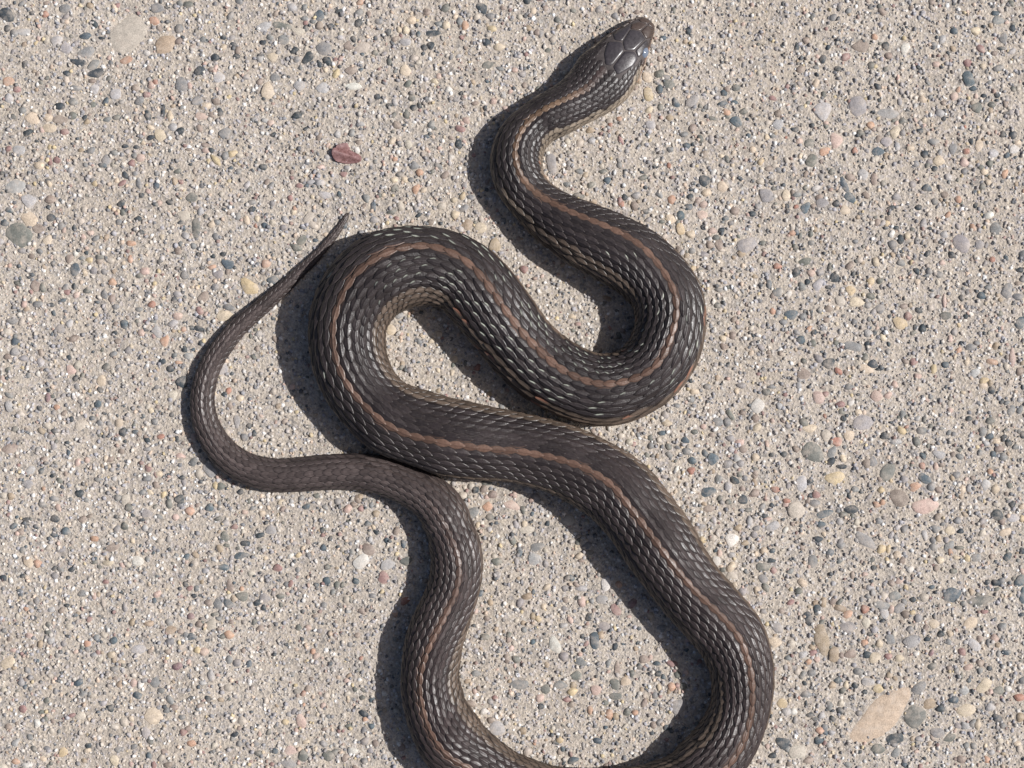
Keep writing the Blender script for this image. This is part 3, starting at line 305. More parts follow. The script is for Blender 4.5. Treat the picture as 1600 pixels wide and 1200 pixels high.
for i in range(6500):                       # thinning out beyond the near patch
    a = rng.random()*6.283; d = 1.0+1.5*rng.random()**.9
    x, y = max(-1, min(1, 1.35*math.cos(a)))*1250*d, max(-1, min(1, 1.35*math.sin(a)))*1000*d
    r = 4+rng.random()**2*8; mx = MIXC if rng.random() < .6 else MUTED
    extra.append((x, y, r, r*(.62+.38*rng.random()), rng.random()*180, mx[int(rng.random()*len(mx))]))

UMESH = []
for V, Q, Tt in UNITS:
    o = mesh_obj('pebble', V, [Q, Tt], M_PEB_O); UMESH.append(o.data); bpy.data.objects.remove(o)

single = sorted(stones, key=lambda s: -s[2]*s[3])[:300]
rest = sorted(stones, key=lambda s: -s[2]*s[3])[300:]+extra
for n, (x, y, rx, ry, ang, c) in enumerate(single):
    o = bpy.data.objects.new('pebble', UMESH[int(rng.random()*(6 if max(rx, ry) > 17 else len(UMESH)))]); COL.objects.link(o); o.parent = pavement
    z = float(ground_z(np.array([x]), np.array([y]))[0])
    o.location = (x*S, y*S, z*S); o.rotation_euler = (0, 0, math.radians(ang))
    o.scale = (rx, ry, stone_height(rx, ry))
    o.color = (*stone_colour(c), 1)

VV, QQ, TT, CC = [], [], [], []; n0 = 0
for (x, y, rx, ry, ang, c) in rest:
    V, Q, Tt = UNITS[int(rng.random()*len(UNITS))]
    ca, sa = math.cos(math.radians(ang)), math.sin(math.radians(ang))
    W = V*(rx, ry, stone_height(rx, ry)); z = float(ground_z(np.array([x]), np.array([y]))[0])
    VV.append(np.stack([W[:, 0]*ca-W[:, 1]*sa+x, W[:, 0]*sa+W[:, 1]*ca+y, W[:, 2]+z], -1))
    QQ.append(Q+n0); TT.append(Tt+n0); n0 += len(V)
    CC.append(np.repeat(stone_colour(c)[None], len(V), 0))
ag = mesh_obj('small_aggregate', np.concatenate(VV), [np.concatenate(QQ), np.concatenate(TT)], M_PEB_V, pavement, np.concatenate(CC))
ag['kind'] = 'stuff'

occ[:] = False                              # sand and cement lap over the rims of the stones
for s in stones+extra: stamp(s[0]+3*(rng.random()-.5), s[1]+3*(rng.random()-.5), s[2]*.86, s[3]*.86, s[4])
# coarse sand set in the cement: tens of thousands of low domes in one mesh
NG = 96000
x = (rng.random(NG)*2-1)*1060; y = (rng.random(NG)*2-1)*860
spread = np.where(rng.random(NG) < .14, 1+.9*rng.random(NG), 1.0); x, y = x*spread, y*spread
ok = ~occ[np.clip(y+OY, 0, 2*OY-1).astype(int), np.clip(x+OX, 0, 2*OX-1).astype(int)]
x, y = x[ok], y[ok]; NG = len(x)
r = 1.5+rng.random(NG)**1.8*3.0
m = 5
A = (np.arange(m)*2*np.pi/m)[None]+rng.random((NG, 1))*6.3
q = 1+0.5*(rng.random((NG, m))-.5)
el = 0.65+0.35*rng.random(NG); th = rng.random(NG)*np.pi
px_, py_ = np.cos(A)*q*r[:, None], np.sin(A)*q*(r*el)[:, None]
bx = px_*np.cos(th)[:, None]-py_*np.sin(th)[:, None]; by = px_*np.sin(th)[:, None]+py_*np.cos(th)[:, None]
gz = ground_z(x, y)
hh = (0.40+0.9*rng.random(NG)**1.4)*r
ring0 = np.stack([bx*1.05+x[:, None], by*1.05+y[:, None], (gz-0.9)[:, None]+0*bx], -1)
ring1 = np.stack([bx*.72+x[:, None], by*.72+y[:, None], (gz+hh*.7)[:, None]+(rng.random((NG, m))-.5)*hh[:, None]*.5], -1)
top = np.stack([x, y, gz+hh], -1)[:, None]
V = np.concatenate([ring0, ring1, top], 1)
Q = np.array([(i, (i+1) % m, m+(i+1) % m, m+i) for i in range(m)]); Tt = np.array([(m+i, m+(i+1) % m, 2*m) for i in range(m)])
base = np.arange(NG)[:, None, None]*(2*m+1)
SANDC = np.array([lin(c) for c in [(198, 187, 174)]*7+[(214, 201, 185)]*6+[(186, 177, 170)]*6+[(174, 168, 168)]*5+[(230, 222, 212)]*4+[(160, 148, 138)]*3+
                  [(212, 186, 162)]*2+[(132, 129, 128)]*4+[(152, 148, 147)]*5+[(98, 100, 101)]*3+[(190, 160, 144)]+[(152, 122, 114)]+[(238, 233, 226)]+[(208, 186, 146)]])
cc = SANDC[(rng.random(NG)*len(SANDC)).astype(int)]*(0.82+0.36*rng.random((NG, 1)))*patch_tone(x, y)*(.955, 1.0, 1.065)
sand = mesh_obj('sand_grains', V.reshape(-1, 3), [(Q[None]+base).reshape(-1, 4), (Tt[None]+base).reshape(-1, 3)], M_PEB_V, pavement, np.repeat(cc, 2*m+1, 0))
sand['kind'] = 'stuff'
pavement['label'] = 'grey beige concrete pavement with exposed rounded pebbles and coarse sand'

# ------------------------------------------------------------------ the snake
# spine seen from above: (x, y, half width, sideways shift of the back line / half width), snout to tail
SPINE = [(1014,31,5,-0.39), (1007,41,17.8,-0.2), (999,50,22.5,-0.1), (992,60,27.2,-0.08), (985,69,31.6,-0.06), (978,79,35.8,-0.06), (970,88,40,-0.05), (963,98,43.2,-0.04), (956,107,46.1,-0.03), (948,116,47.9,-0.02), (940,125,48.3,-0.01), (931,134,46.5,0), (922,142,43.8,0.03), (913,149,41,0.07), (903,156,39,0.14), (893,163,37.6,0.19), (883,169,37,0.23), (872,175,37,0.26), (861,180,35.4,0.28), (841,192,36,0.28), (823,208,38.5,0.18), (811,228,40.5,0.13), (806,252,40.4,0.05), (809,275,38.8,-0.08), (820,297,37,-0.16), (835,315,37,-0.26), (853,331,40.4,-0.37), (872,345,44.6,-0.41), (893,357,47.4,-0.43), (914,368,49.9,-0.45), (936,378,51.9,-0.46), (958,389,53.5,-0.45), (979,400,54.4,-0.43), (999,413,53.9,-0.36), (1017,429,53.6,-0.28), (1033,447,53.9,-0.2), (1044,468,54.1,-0.14), (1048,492,52.8,-0.1), (1047,516,53.1,-0.01), (1041,539,53.9,0.03), (1031,560,54,-0.01), (1015,579,53.6,0.02), (997,594,53.9,0.11), (975,604,54.3,0.15), (952,609,55,0.17), (928,609,55.1,0.18), (905,602,55.4,0.17), (883,593,56,0.18), (862,581,56.2,0.2), (842,567,55.8,0.23), (825,551,56,0.26), (808,533,56.4,0.25), (794,514,57.9,0.24), (779,495,58.9,0.23), (765,476,59.6,0.25), (749,458,59.9,0.29), (733,440,58.8,0.32), (713,427,58.6,0.4), (690,419,58.8,0.46), (667,415,59.8,0.48), (643,416,61.6,0.45), (619,420,63,0.4), (597,429,63.3,0.35), (577,443,62.7,0.34), (562,461,62.5,0.32), (550,482,60.9,0.29), (543,505,59.7,0.29), (542,529,59.1,0.31), (544,553,58.8,0.3), (550,576,56.8,0.26), (560,598,54.8,0.24), (573,618,54.9,0.2), (589,636,55.3,0.16), (607,651,57.2,0.16), (629,660,57.3,0.23), (652,668,57,0.24), (675,675,57.2,0.19), (698,683,59.7,0.14), (721,687,59.2,0.12), (745,691,57.7,0.12), (769,694,56.1,0.11), (792,697,54.6,0.09), (816,701,54,0.06), (839,707,53.5,0.03), (863,713,53.4,0), (885,721,54.6,-0.02), (907,731,54.7,-0.07), (928,743,55.3,-0.09), (949,755,56,-0.05), (968,770,56.5,0.03), (984,787,56.2,0.08), (999,805,55.9,0.09), (1013,825,56.5,0.08), (1027,845,57,0.06), (1040,865,56.7,0.04), (1053,885,55.6,0.01), (1067,905,54.4,-0.04), (1081,924,53.4,-0.07), (1097,942,53,-0.12), (1113,960,52.5,-0.17), (1129,978,51.6,-0.17), (1143,997,51.7,-0.17), (1152,1019,50.6,-0.18), (1159,1042,49.1,-0.18), (1161,1066,48.1,-0.19), (1160,1090,46.6,-0.24), (1155,1114,45.7,-0.28), (1146,1136,47.1,-0.35), (1135,1157,48.1,-0.39), (1121,1177,48.8,-0.36), (1104,1195,49.3,-0.32), (1086,1215,48.9,-0.2), (1066,1228,47.6,-0.14), (1043,1237,48.2,-0.13), (1020,1244,47.9,-0.09), (997,1247,46.6,-0.06), (973,1249,46.2,-0.06), (949,1251,45.8,-0.07), (925,1250,45.2,-0.09), (901,1248,44.5,-0.07), (877,1246,43.8,-0.04), (853,1242,44.2,-0.05), (830,1236,44.9,-0.08), (808,1228,45.3,-0.06), (785,1220,46.3,-0.04), (764,1206.25,46.9,-0.06), (743,1190,48.4,-0.11), (724,1176,50.6,-0.19), (707,1159,52.6,-0.28), (695,1139,50.9,-0.34), (684,1117,48.3,-0.36), (677,1094,46.7,-0.34), (672,1071,44.2,-0.33), (672,1047,43.2,-0.31), (675,1023,43,-0.21), (679,999,43.4,-0.09), (687,977,42.8,-0), (696,954,40.7,0.05), (705,932,39.5,0.09), (711,909,39.9,0.15), (714,885,40,0.12), (713,861,39.7,0.05), (707,838,36.9,-0.04), (699,815,34.2,-0.13), (688,794,30.4,-0.22), (672,777,29.1,-0.19), (651,764,26.6,-0.13), (629,754,24.8,-0.05), (607,746,24.3,0.02), (584,740,25.7,0.03), (560,737,25.3,0.03), (536,737,25.1,0.03), (512,738,24.6,0.03), (488,740,24.1,0.02), (464,742,23.2,0.02), (440,743,21.2,0.02), (416,741,19.6,0.01), (393,735,16.8,0.01), (371,725,15.6,0.01), (352,710,15.3,0), (337,692,15.1,0), (325,671,14.7,0), (318,648,14.6,0), (316,624,14.5,0), (319,601,13.5,0), (326,578,12.2,0), (337,556,11.2,0), (351,537,11.1,0), (366,518,11.1,0), (383,501,11.1,0), (401,486,11.3,0), (420,470,10.1,0), (438,454,7.7,0), (455,438,5.6,0), (472,421,5.2,0), (490,405,5.4,0), (506,387,5.5,0), (521,369,4.7,0), (535,349,3.2,0), (541,339,2.5,0), (545,332,1.5,0)]
sp = np.array(SPINE, float)
arc = np.concatenate([[0], np.cumsum(np.hypot(*np.diff(sp[:, :2], axis=0).T))])
def catmull(t, xs, ys):
    m = np.gradient(ys, xs); i = np.clip(np.searchsorted(xs, t)-1, 0, len(xs)-2)
    h = xs[i+1]-xs[i]; u = (t-xs[i])/h
    return ((2*u**3-3*u**2+1)*ys[i]+(u**3-2*u**2+u)*h*m[i]+(-2*u**3+3*u**2)*ys[i+1]+(u**3-u**2)*h*m[i+1])
LEN = arc[-1]
ds = np.arange(0, LEN+0.01, 2.0)
def soft(a, n):
    for _ in range(n):
        b = a.copy(); b[1:-1] = (a[:-2]+2*a[1:-1]+a[2:])/4; a = b
    return a
cx, cy = soft(catmull(ds, arc, sp[:, 0]), 40), soft(catmull(ds, arc, sp[:, 1]), 40)
RR = np.interp(ds, arc, sp[:, 2]); RR = np.concatenate([RR[:60], soft(RR[60:], 60)])
head_u = [0, 1.5, 4, 8, 14, 22, 32, 42, 58, 75, 95, 115, 135, 160, 185, 215]
head_r = [3, 8.5, 12.5, 16, 19, 22, 25.5, 29.5, 35.5, 41, 46, 49, 46, 40.5, 37, 36.5]
RR = np.where(ds < 215, np.interp(ds, head_u, head_r), RR)
RR = np.concatenate([RR[:3], soft(RR[3:], 4)])
vent = LEN-1000
taper_u = [LEN-860, LEN-820, LEN-760, LEN-700, LEN-620, LEN-540, LEN-470, LEN-400, LEN-330, LEN-260, LEN-190, LEN-130, LEN-70, LEN-30, LEN-8, LEN]
taper_r = [37.5, 34.5, 30, 27.5, 26, 24.5, 22, 18.5, 16.3, 14.4, 11.6, 9.0, 6.8, 5.0, 3.6, 1.3]
RR = np.where(ds > taper_u[0], np.interp(ds, taper_u, taper_r), RR); RR = np.concatenate([RR[:100], soft(RR[100:-6], 12), RR[-6:]])
RR = RR*(1+np.where((ds > 230) & (ds < LEN-900), .035*value_noise(ds, ds*0, 47, 41)+.03*value_noise(ds, ds*0+3, 130, 42), 0))
ROLL = np.arcsin(np.clip(soft(np.interp(ds, arc, sp[:, 3]), 40), -.6, .6))
ROLL = np.where(ds < 140, 0.10, ROLL); ROLL = soft(ROLL, 60)
hh_u = [0, 1.5, 4, 8, 14, 22, 42, 75, 115, 150, 190, 230]
hh_h = [5, 12, 17, 21, 25, 29, 38, 47, 52, 56, 60, 61]
HT = np.where(ds < 230, np.interp(ds, hh_u, hh_h), RR*1.68)
HT = np.concatenate([HT[:4], soft(HT[4:], 10)])
LIFT = np.interp(ds, [0, 40, 160], [7, 4, -1.2])
EXPO = np.interp(ds, [0, 60, 140, 230], [0.80, 0.74, 0.86, 1.0])
ZC = LIFT+HT*0.45
par = 1-ZC/CAM_H
WX, WY = (cx-800)*par, (600-cy)*par
TX, TY = np.gradient(WX), np.gradient(WY); tl = np.hypot(TX, TY); TX, TY = TX/tl, TY/tl
# sideways unit vector (drawn picture has y down, the scene y up)
NX, NY = TY.copy(), -TX.copy()
NX, NY = TY*1.0, -TX*1.0
if True:
    ix_, iy_ = -np.gradient(cy), np.gradient(cx)
    il = np.hypot(ix_, iy_); NX, NY = ix_/il, -iy_/il
RW = RR*par

def surf(s, th):
    """point on the snake's surface at spine distance s and angle th from straight up (before roll)"""
    s = np.asarray(s, float); th = np.asarray(th, float)
    f = lambda a: np.interp(s, ds, a)
    R, H, L, e = f(RW), f(HT), f(LIFT), f(EXPO)
    sn, cs = np.sin(th), np.cos(th)
    lat = R*np.sign(sn)*np.abs(sn)**e
    up = np.where(cs > 0, H*0.55*np.abs(cs)**e, -H*0.45*np.abs(cs)**0.62)
    return np.stack([f(WX)+f(NX)*lat, f(WY)+f(NY)*lat, L+H*0.45+up], -1)
def surf_n(s, th):
    a = surf(s+1.5, th)-surf(s-1.5, th); b = surf(s, th+0.02)-surf(s, th-0.02)
    n = np.cross(a, b); n /= np.linalg.norm(n, axis=-1, keepdims=True)+1e-9
    p = surf(s, th); c = np.stack([np.interp(s, ds, WX), np.interp(s, ds, WY), np.interp(s, ds, ZC)], -1)
    sg = np.sign(np.sum(n*(p-c), -1, keepdims=True)); return p, n*sg

snake = empty('snake', (0, 0, 0))
snake['label'] = 'dark brown striped snake winding in loops across the pebbly concrete'
snake['category'] = 'snake'

C_DARK = lin((51, 45, 45), 0.9); C_DARK2 = lin((72, 60, 58), 0.9)
C_STRIPE = lin((99, 77, 66)); C_STRIPE_N = lin((124, 101, 81))
C_LAT = lin((95, 82, 72)); C_LAT_N = lin((142, 129, 114))
C_TAIL = lin((72, 63, 61)); C_BELLY = lin((168, 158, 140)); C_PALE = lin((196, 200, 186)); C_ORANGE = lin((176, 124, 102))

# body: one continuous surface from snout to tail tip
bs = np.unique(np.concatenate([[0, 0.7, 1.5, 2.6, 4, 6], np.arange(8, LEN, 6.0), [LEN-3, LEN-1, LEN]]))
NA = 44
ba = np.linspace(-np.pi, np.pi, NA, endpoint=False)
SG, AG = np.meshgrid(bs, ba, indexing='ij')
BP = surf(SG, AG)
idx = np.arange(BP.shape[0]*NA).reshape(-1, NA)
F = np.stack([idx[:-1], np.roll(idx[:-1], -1, 1), np.roll(idx[1:], -1, 1), idx[1:]], -1).reshape(-1, 4)
nv = BP.shape[0]*NA
caps = np.concatenate([np.stack([np.full(NA, nv), np.roll(idx[0], -1), idx[0]], -1), np.stack([np.full(NA, nv+1), idx[-1], np.roll(idx[-1], -1)], -1)])
ends = np.stack([BP[0].mean(0), BP[-1].mean(0)])
pig = np.abs(AG-np.interp(SG, ds, ROLL))
bc = np.where((pig > 2.0)[..., None], C_BELLY, np.where((pig > 1.5)[..., None], C_LAT*0.6, lin((46, 39, 38))))
hd = np.clip((115-SG)/20, 0, 1)[..., None]
bc = bc*(1-hd)+hd*np.where((pig > 1.75)[..., None], lin((176, 160, 138)), np.where((pig > 1.25)[..., None], lin((120, 92, 74)), lin((84, 77, 76))))
body = mesh_obj('body', np.concatenate([BP.reshape(-1, 3), ends]), [F, caps], M_SKIN, snake, np.concatenate([bc.reshape(-1, 3), C_DARK[None], C_TAIL[None]]))

# overlapping keeled scales in staggered rows
u_rows = np.array([-.60, -.42, -.22, 0.0, .2, .37, .50, .60, .66])
w_rows = np.array([.22, .37, .49, .545, .485, .36, .235, .12, .025])
v_cols = np.array([-1, -.9, -.58, -.15, 0, .15, .58, .9, 1.0])
Ug, Vg = np.meshgrid(u_rows, v_cols, indexing='ij')
Wg = w_rows[:, None]*Vg
edge = np.maximum(np.abs(Vg), np.clip((Ug-.45)/.15, 0, 1)**2)
Lg = (0.10+0.90*(Ug+.6)/1.2)*(1-0.62*np.abs(Vg)**2)
Lg = np.where(np.abs(Vg) > .99, Lg-0.45, Lg); Lg[-1] -= 0.45; Lg[-1, [0, -1]] += 0.3
keel = np.exp(-(Wg/.045)**2)*np.clip((Ug+.55)*4, 0, 1)*np.clip((.58-Ug)*5, 0, 1)
nr, nc = Ug.shape
gi = np.arange(nr*nc).reshape(nr, nc)
SF = np.stack([gi[:-1, :-1], gi[:-1, 1:], gi[1:, 1:], gi[1:, :-1]], -1).reshape(-1, 4)

d_s = [70, 120, 220, 320, 450, 650, 1000, 1700, 2300, 3000, 3250, 3500, 3750, LEN-150, LEN]
d_v = [9, 9.5, 11, 14, 18, 20, 22, 20.5, 18.5, 16, 14.5, 14, 12.5, 10, 6]
TH_MAX = 2.1
recs = []                                 # spine distance, angle, spacing, half pitch, row, rows
s_k = 56.0
while s_k < LEN-4:
    d = float(np.interp(s_k, d_s, d_v)); R = float(np.interp(s_k, ds, RR))
    want = R*2*TH_MAX*1.0/np.interp(s_k, [60, 200, 500, 1000, 2500, 3100, 3400, LEN], [9.4, 9.4, 10.6, 11.8, 10.2, 9.8, 9.8, 6.0])
    N = int(np.clip(2*round((want-1)/2)+1, 5, 21))
    for j in range(-(N//2), N//2+1):
        ss = s_k+(0.5*d if j % 2 else 0); th = j*2*TH_MAX/N
        if ss > LEN-2: continue
        Rs = float(np.interp(ss, ds, RR)); v = Rs*abs(math.sin(max(-1.57, min(1.57, th))))
        if ss-0.5*d < 101-min(46, max(0, (v-19)*4.2)): continue
        recs.append((ss, th, d, TH_MAX/N, j, N))
    s_k += d
recs = np.array(recs); K = len(recs)
jit = (rng.random((K, 3))-.5)
s0, t0, dd, hp, jj, NN = recs.T
ro = np.interp(s0, ds, ROLL)
Sg = s0[:, None, None]+(Ug[None]*1.04+jit[:, 0, None, None]*.12)*dd[:, None, None]
roS = np.interp(Sg, ds, ROLL)
# a scale keeps its shape where the body is strongly curved: width follows the row pitch
Tg = t0[:, None, None]+Wg[None]*2*hp[:, None, None]*1.04+roS
P_, N_ = surf_n(np.clip(Sg, 0, LEN), Tg)
size = np.minimum(dd, hp*2*np.interp(s0, ds, RR)*1.6)
h = (Lg[None]*0.105*(1+.5*jit[:, 1, None, None])+keel[None]*0.05*np.clip(s0/300, .3, 1)[:, None, None])*size[:, None, None]
SV = P_+N_*h[..., None]
# pigment
fr = np.abs(t0)/1.82
neck = np.clip((420-s0)/260, 0, 1)[:, None]
tail = np.clip((s0-(LEN-1050))/260, 0, 1)[:, None]
tone = (1+0.5*jit[:, 2])[:, None]
dark = C_DARK*(1-.4*np.clip((s0-1500)/900, 0, 1)[:, None])+C_DARK2*.4*np.clip((s0-1500)/900, 0, 1)[:, None]
col = dark.copy()
lat_f = np.interp(s0, [0, 900, 1400, 1700], [.60, .60, .58, .55])
lat = (fr > lat_f) & (fr < 0.93)
col = np.where(lat[:, None], C_LAT*(1-neck)+C_LAT_N*neck, col)
low = fr >= 0.93
col = np.where(low[:, None], C_LAT*.66*(1-neck)+C_LAT_N*neck, col)
stripe = (C_STRIPE*(1-neck)+C_STRIPE_N*neck)
col = np.where((jj == 0)[:, None], stripe, col)
col = col*(1-tail)+tail*np.where((fr > .85)[:, None], C_TAIL*1.15, np.where((jj == 0)[:, None], C_TAIL*1.12, C_TAIL))
nearhead = np.clip((215-s0)/85, 0, 1)[:, None]*(jj == 0)[:, None]
col = col*(1-nearhead)+nearhead*C_DARK2
flank = (s0 > 300) & (s0 < 900) & (jj < 0) & (fr > .55) & (fr < .9) & (rng.random(K) < .2)
odd = lat & (rng.random(K) < .08) & (s0 < 1300) & (s0 > 330)
SCv = np.repeat(np.repeat((col*tone)[:, None, None, :], nr, 1), nc, 2)
half = (np.abs(jj) == 1) & (s0 > 240) & (rng.random(K) < .3)      # the back stripe takes in the near half of the two neighbouring rows
inner = (np.sign(jj)[:, None, None]*Vg[None] < -0.7) & half[:, None, None]
SCv = np.where(inner[..., None], (stripe*(1-tail)+tail*C_TAIL*1.08)[:, None, None, :]*tone[:, None, None, :]*.92, SCv)
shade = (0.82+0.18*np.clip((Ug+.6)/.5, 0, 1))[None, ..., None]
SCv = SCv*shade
isdark = ((fr <= lat_f) & (np.abs(jj) > 0))
plain = ~isdark & (np.abs(jj) > 1)
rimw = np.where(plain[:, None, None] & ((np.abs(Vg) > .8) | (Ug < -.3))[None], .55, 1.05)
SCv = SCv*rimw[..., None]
# thin horny margins, a little paler than the scale
marg = (isdark | (np.abs(jj) <= 1))[:, None, None] & (((np.abs(Vg) > .95) & (Ug > -.3)) | (Ug > .63))[None]
SCv = np.where(marg[..., None], SCv*.55+lin((112, 104, 100))*.42, SCv)
# pale flecks of skin along the scale borders on the stretched middle of the body
pf = np.interp(s0, [430, 600, 800, 1000, 1180, 1300, 1500], [.0, .15, .35, .7, .7, .15, 0])
fleck = isdark & (np.abs(jj) > 1) & (rng.random(K) < pf)
fm = fleck[:, None, None] & ((np.sign(jj)[:, None, None]*Vg[None]) < -.7) & ((Ug > .1) & (Ug < .45))[None]
SCv = np.where(fm[..., None], C_PALE*.72, SCv)
oe = (flank | odd)[:, None, None] & ((np.sign(jj)[:, None, None]*Vg[None]) < -.4) & (Ug > -.1)[None]
SCv = np.where(oe[..., None], C_ORANGE*.5+SCv*.3, SCv)
# on the tail the scale edges are lighter than their middles
te = (tail[:, 0] > .6)[:, None, None] & ((np.abs(Vg) > .8) | (Ug > .5))[None]
SCv = np.where(te[..., None], SCv*1.35, SCv)

xy = SV[:, nr//2, nc//2]
geo = np.abs(t0+ro)
inframe = (np.abs(xy[:, 0]) < 780) & (np.abs(xy[:, 1]) < 580) & (geo < 0.95)
score = np.where(inframe, dd*hp*np.interp(s0, ds, RR), 0)
big = np.argsort(-score)[:300]; isbig = np.zeros(K, bool); isbig[big] = True
SVf = SV.reshape(K, nr*nc, 3); SCf = SCv.reshape(K, nr*nc, 3)
small = np.where(~isbig)[0]
fs = (SF[None]+(np.arange(len(small))*nr*nc)[:, None, None]).reshape(-1, 4)
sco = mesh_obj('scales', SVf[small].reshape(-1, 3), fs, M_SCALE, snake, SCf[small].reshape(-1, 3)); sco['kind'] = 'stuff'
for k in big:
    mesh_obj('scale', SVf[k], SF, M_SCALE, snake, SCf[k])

# head shields, each a plate of its own
AX = np.array([-0.607, 0.794]); LT = np.array([-0.794, -0.607])
def to_head(q):                              # enlarged-view coordinates -> distance behind the snout, sideways
    d = np.stack([880+q[:, 0]/8.889-1014, 10+q[:, 1]/8.889-31], -1); return d@AX, d@LT
def ring_of(poly, n=36, shrink=0.0):
    poly = np.asarray(poly, float); c = poly.mean(0); p = np.concatenate([poly, poly[:1]])
    d = np.concatenate([[0], np.cumsum(np.hypot(*np.diff(p, axis=0).T))]); t = np.linspace(0, d[-1], n, endpoint=False)
    r = np.stack([np.interp(t, d, p[:, 0]), np.interp(t, d, p[:, 1])], -1)
    for _ in range(1): r = (np.roll(r, 1, 0)+6*r+np.roll(r, -1, 0))/8
    return r, c
def head_plate(name, poly, mapper, lift, colour):
    r, c = ring_of(poly); V, n = [], len(r)
    for k, hgt in ((1.0, -.1), (.985, .55), (.95, .9), (.72, 1.0), (.38, 1.02)):
        s, th = mapper(c+(r-c)*k); p, nn = surf_n(s, th); V.append(p+nn*lift*hgt)
    s, th = mapper(c[None]); p, nn = surf_n(s, th); V.append(p+nn*lift*1.03)
    V = np.concatenate(V)
    Q = np.concatenate([np.array([(k*n+i, k*n+(i+1) % n, (k+1)*n+(i+1) % n, (k+1)*n+i) for i in range(n)]) for k in range(4)])
    T3 = np.array([(4*n+i, 4*n+(i+1) % n, 5*n) for i in range(n)])
    cc = np.repeat(np.asarray(colour)[None], len(V), 0); cc[:n] = cc[:n]*.9+lin((104, 98, 96))*.25
    return mesh_obj(name, V, [Q, T3], M_PLATE, snake, cc)
def map_top(q):
    u, v = to_head(q); u = np.maximum(u, 3.0); R = np.interp(u, ds, RR); e = np.interp(u, ds, EXPO)
    x = np.clip(v/R, -.97, .97); return u, np.arcsin(np.sign(x)*np.abs(x)**(1/e))
C_HEAD = lin((64, 59, 62)); C_HEAD2 = lin((78, 65, 59))
for nm, poly, cc in (
    ('internasal_plate', [(1040, 205), (1130, 160), (1212, 212), (1152, 264), (1062, 234)], C_HEAD2),
    ('internasal_plate', [(1222, 220), (1286, 285), (1246, 324), (1164, 274)], C_HEAD2),
    ('prefrontal_plate', [(942, 276), (1052, 241), (1148, 276), (1062, 365), (928, 342)], C_HEAD2),
    ('prefrontal_plate', [(1156, 284), (1240, 332), (1226, 440), (1142, 480), (1072, 370)], C_HEAD2),
    ('frontal_plate', [(922, 350), (1060, 374), (1136, 484), (985, 628), (962, 648), (840, 648), (812, 533)], C_HEAD),
    ('supraocular_plate', [(690, 425), (752, 348), (938, 283), (918, 345), (803, 518), (700, 502)], C_HEAD),
    ('supraocular_plate', [(1142, 492), (1174, 524), (1132, 642), (1028, 744), (986, 650)], C_HEAD),
    ('parietal_plate', [(618, 520), (802, 534), (830, 652), (657, 867), (573, 857), (556, 700)], C_HEAD),
    ('parietal_plate', [(842, 658), (970, 658), (1030, 758), (957, 867), (745, 988), (678, 877)], C_HEAD)):
    head_plate(nm, poly, map_top, 1.15, cc*(0.92+.16*rng.random()))
def map_side(q): return q[:, 0], q[:, 1]/40.0
lip = [6, 15, 25, 36, 48, 61, 75, 90]
for sd in (-1, 1):
    for a, b in zip(lip[:-1], lip[1:]):        # upper lip shields
        head_plate('upper_labial', [(a+.3, sd*1.42*40), (b-.3, sd*1.42*40), (b+.5, sd*1.82*40), (a+.5, sd*1.82*40)], map_side, 1.1, lin((140, 106, 84))*(.85+.3*rng.random()))
    for a, b in zip([9, 24, 38, 53, 68, 84], [23.5, 37.5, 52.5, 67.5, 83.5, 100]):   # lower lip shields
        head_plate('lower_labial', [(a, sd*1.88*40), (b, sd*1.88*40), (b, sd*2.2*40), (a, sd*2.2*40)], map_side, .9, lin((172, 150, 124))*(.9+.2*rng.random()))
    for a, b, t1, t2 in ((6, 14, .95, 1.38), (15, 24, 1.0, 1.38), (25, 35, 1.05, 1.38), (57, 65, 1.0, 1.38)):   # nasals, loreal, eye rings
        head_plate('cheek_plate', [(a, sd*t1*40), (b, sd*t1*40), (b, sd*t2*40), (a, sd*t2*40)], map_side, 1.1, C_HEAD2*(.85+.3*rng.random()))

# eyes
def material_eye():
    M = Mat('snake_eye'); M.b.inputs['Base Color'].default_value = (*lin((112, 122, 138)), 1)  # blue-grey sky reflection is painted into the eye's base colour
    M.b.inputs['Roughness'].default_value = .12; M.b.inputs['Coat Weight'].default_value = .5; return M.m
M_EYE = material_eye()
Mp = Mat('snake_pupil'); Mp.b.inputs['Base Color'].default_value = (.02, .025, .03, 1); Mp.b.inputs['Roughness'].default_value = .08
def ball(name, c, ax, r, mat, parent, n=16, m=10):
    """ax: three axes (rows) with radii r"""
    th = np.linspace(0, np.pi, m+1)[1:-1]; ph = np.arange(n)*2*np.pi/n
    T, Ph = np.meshgrid(th, ph, indexing='ij')
    q = np.stack([np.sin(T)*np.cos(Ph)*r[0], np.sin(T)*np.sin(Ph)*r[1], np.cos(T)*r[2]], -1).reshape(-1, 3)
    q = np.concatenate([q, [[0, 0, r[2]], [0, 0, -r[2]]]])@np.asarray(ax)+c
    i = np.arange((m-1)*n).reshape(m-1, n)
    Q = np.stack([i[:-1], i[1:], np.roll(i[1:], -1, 1), np.roll(i[:-1], -1, 1)], -1).reshape(-1, 4)
    k = (m-1)*n
    T3 = np.concatenate([np.stack([np.full(n, k), i[0], np.roll(i[0], -1)], -1), np.stack([np.full(n, k+1), np.roll(i[-1], -1), i[-1]], -1)])
    return mesh_obj(name, q, [Q, T3], mat, parent)
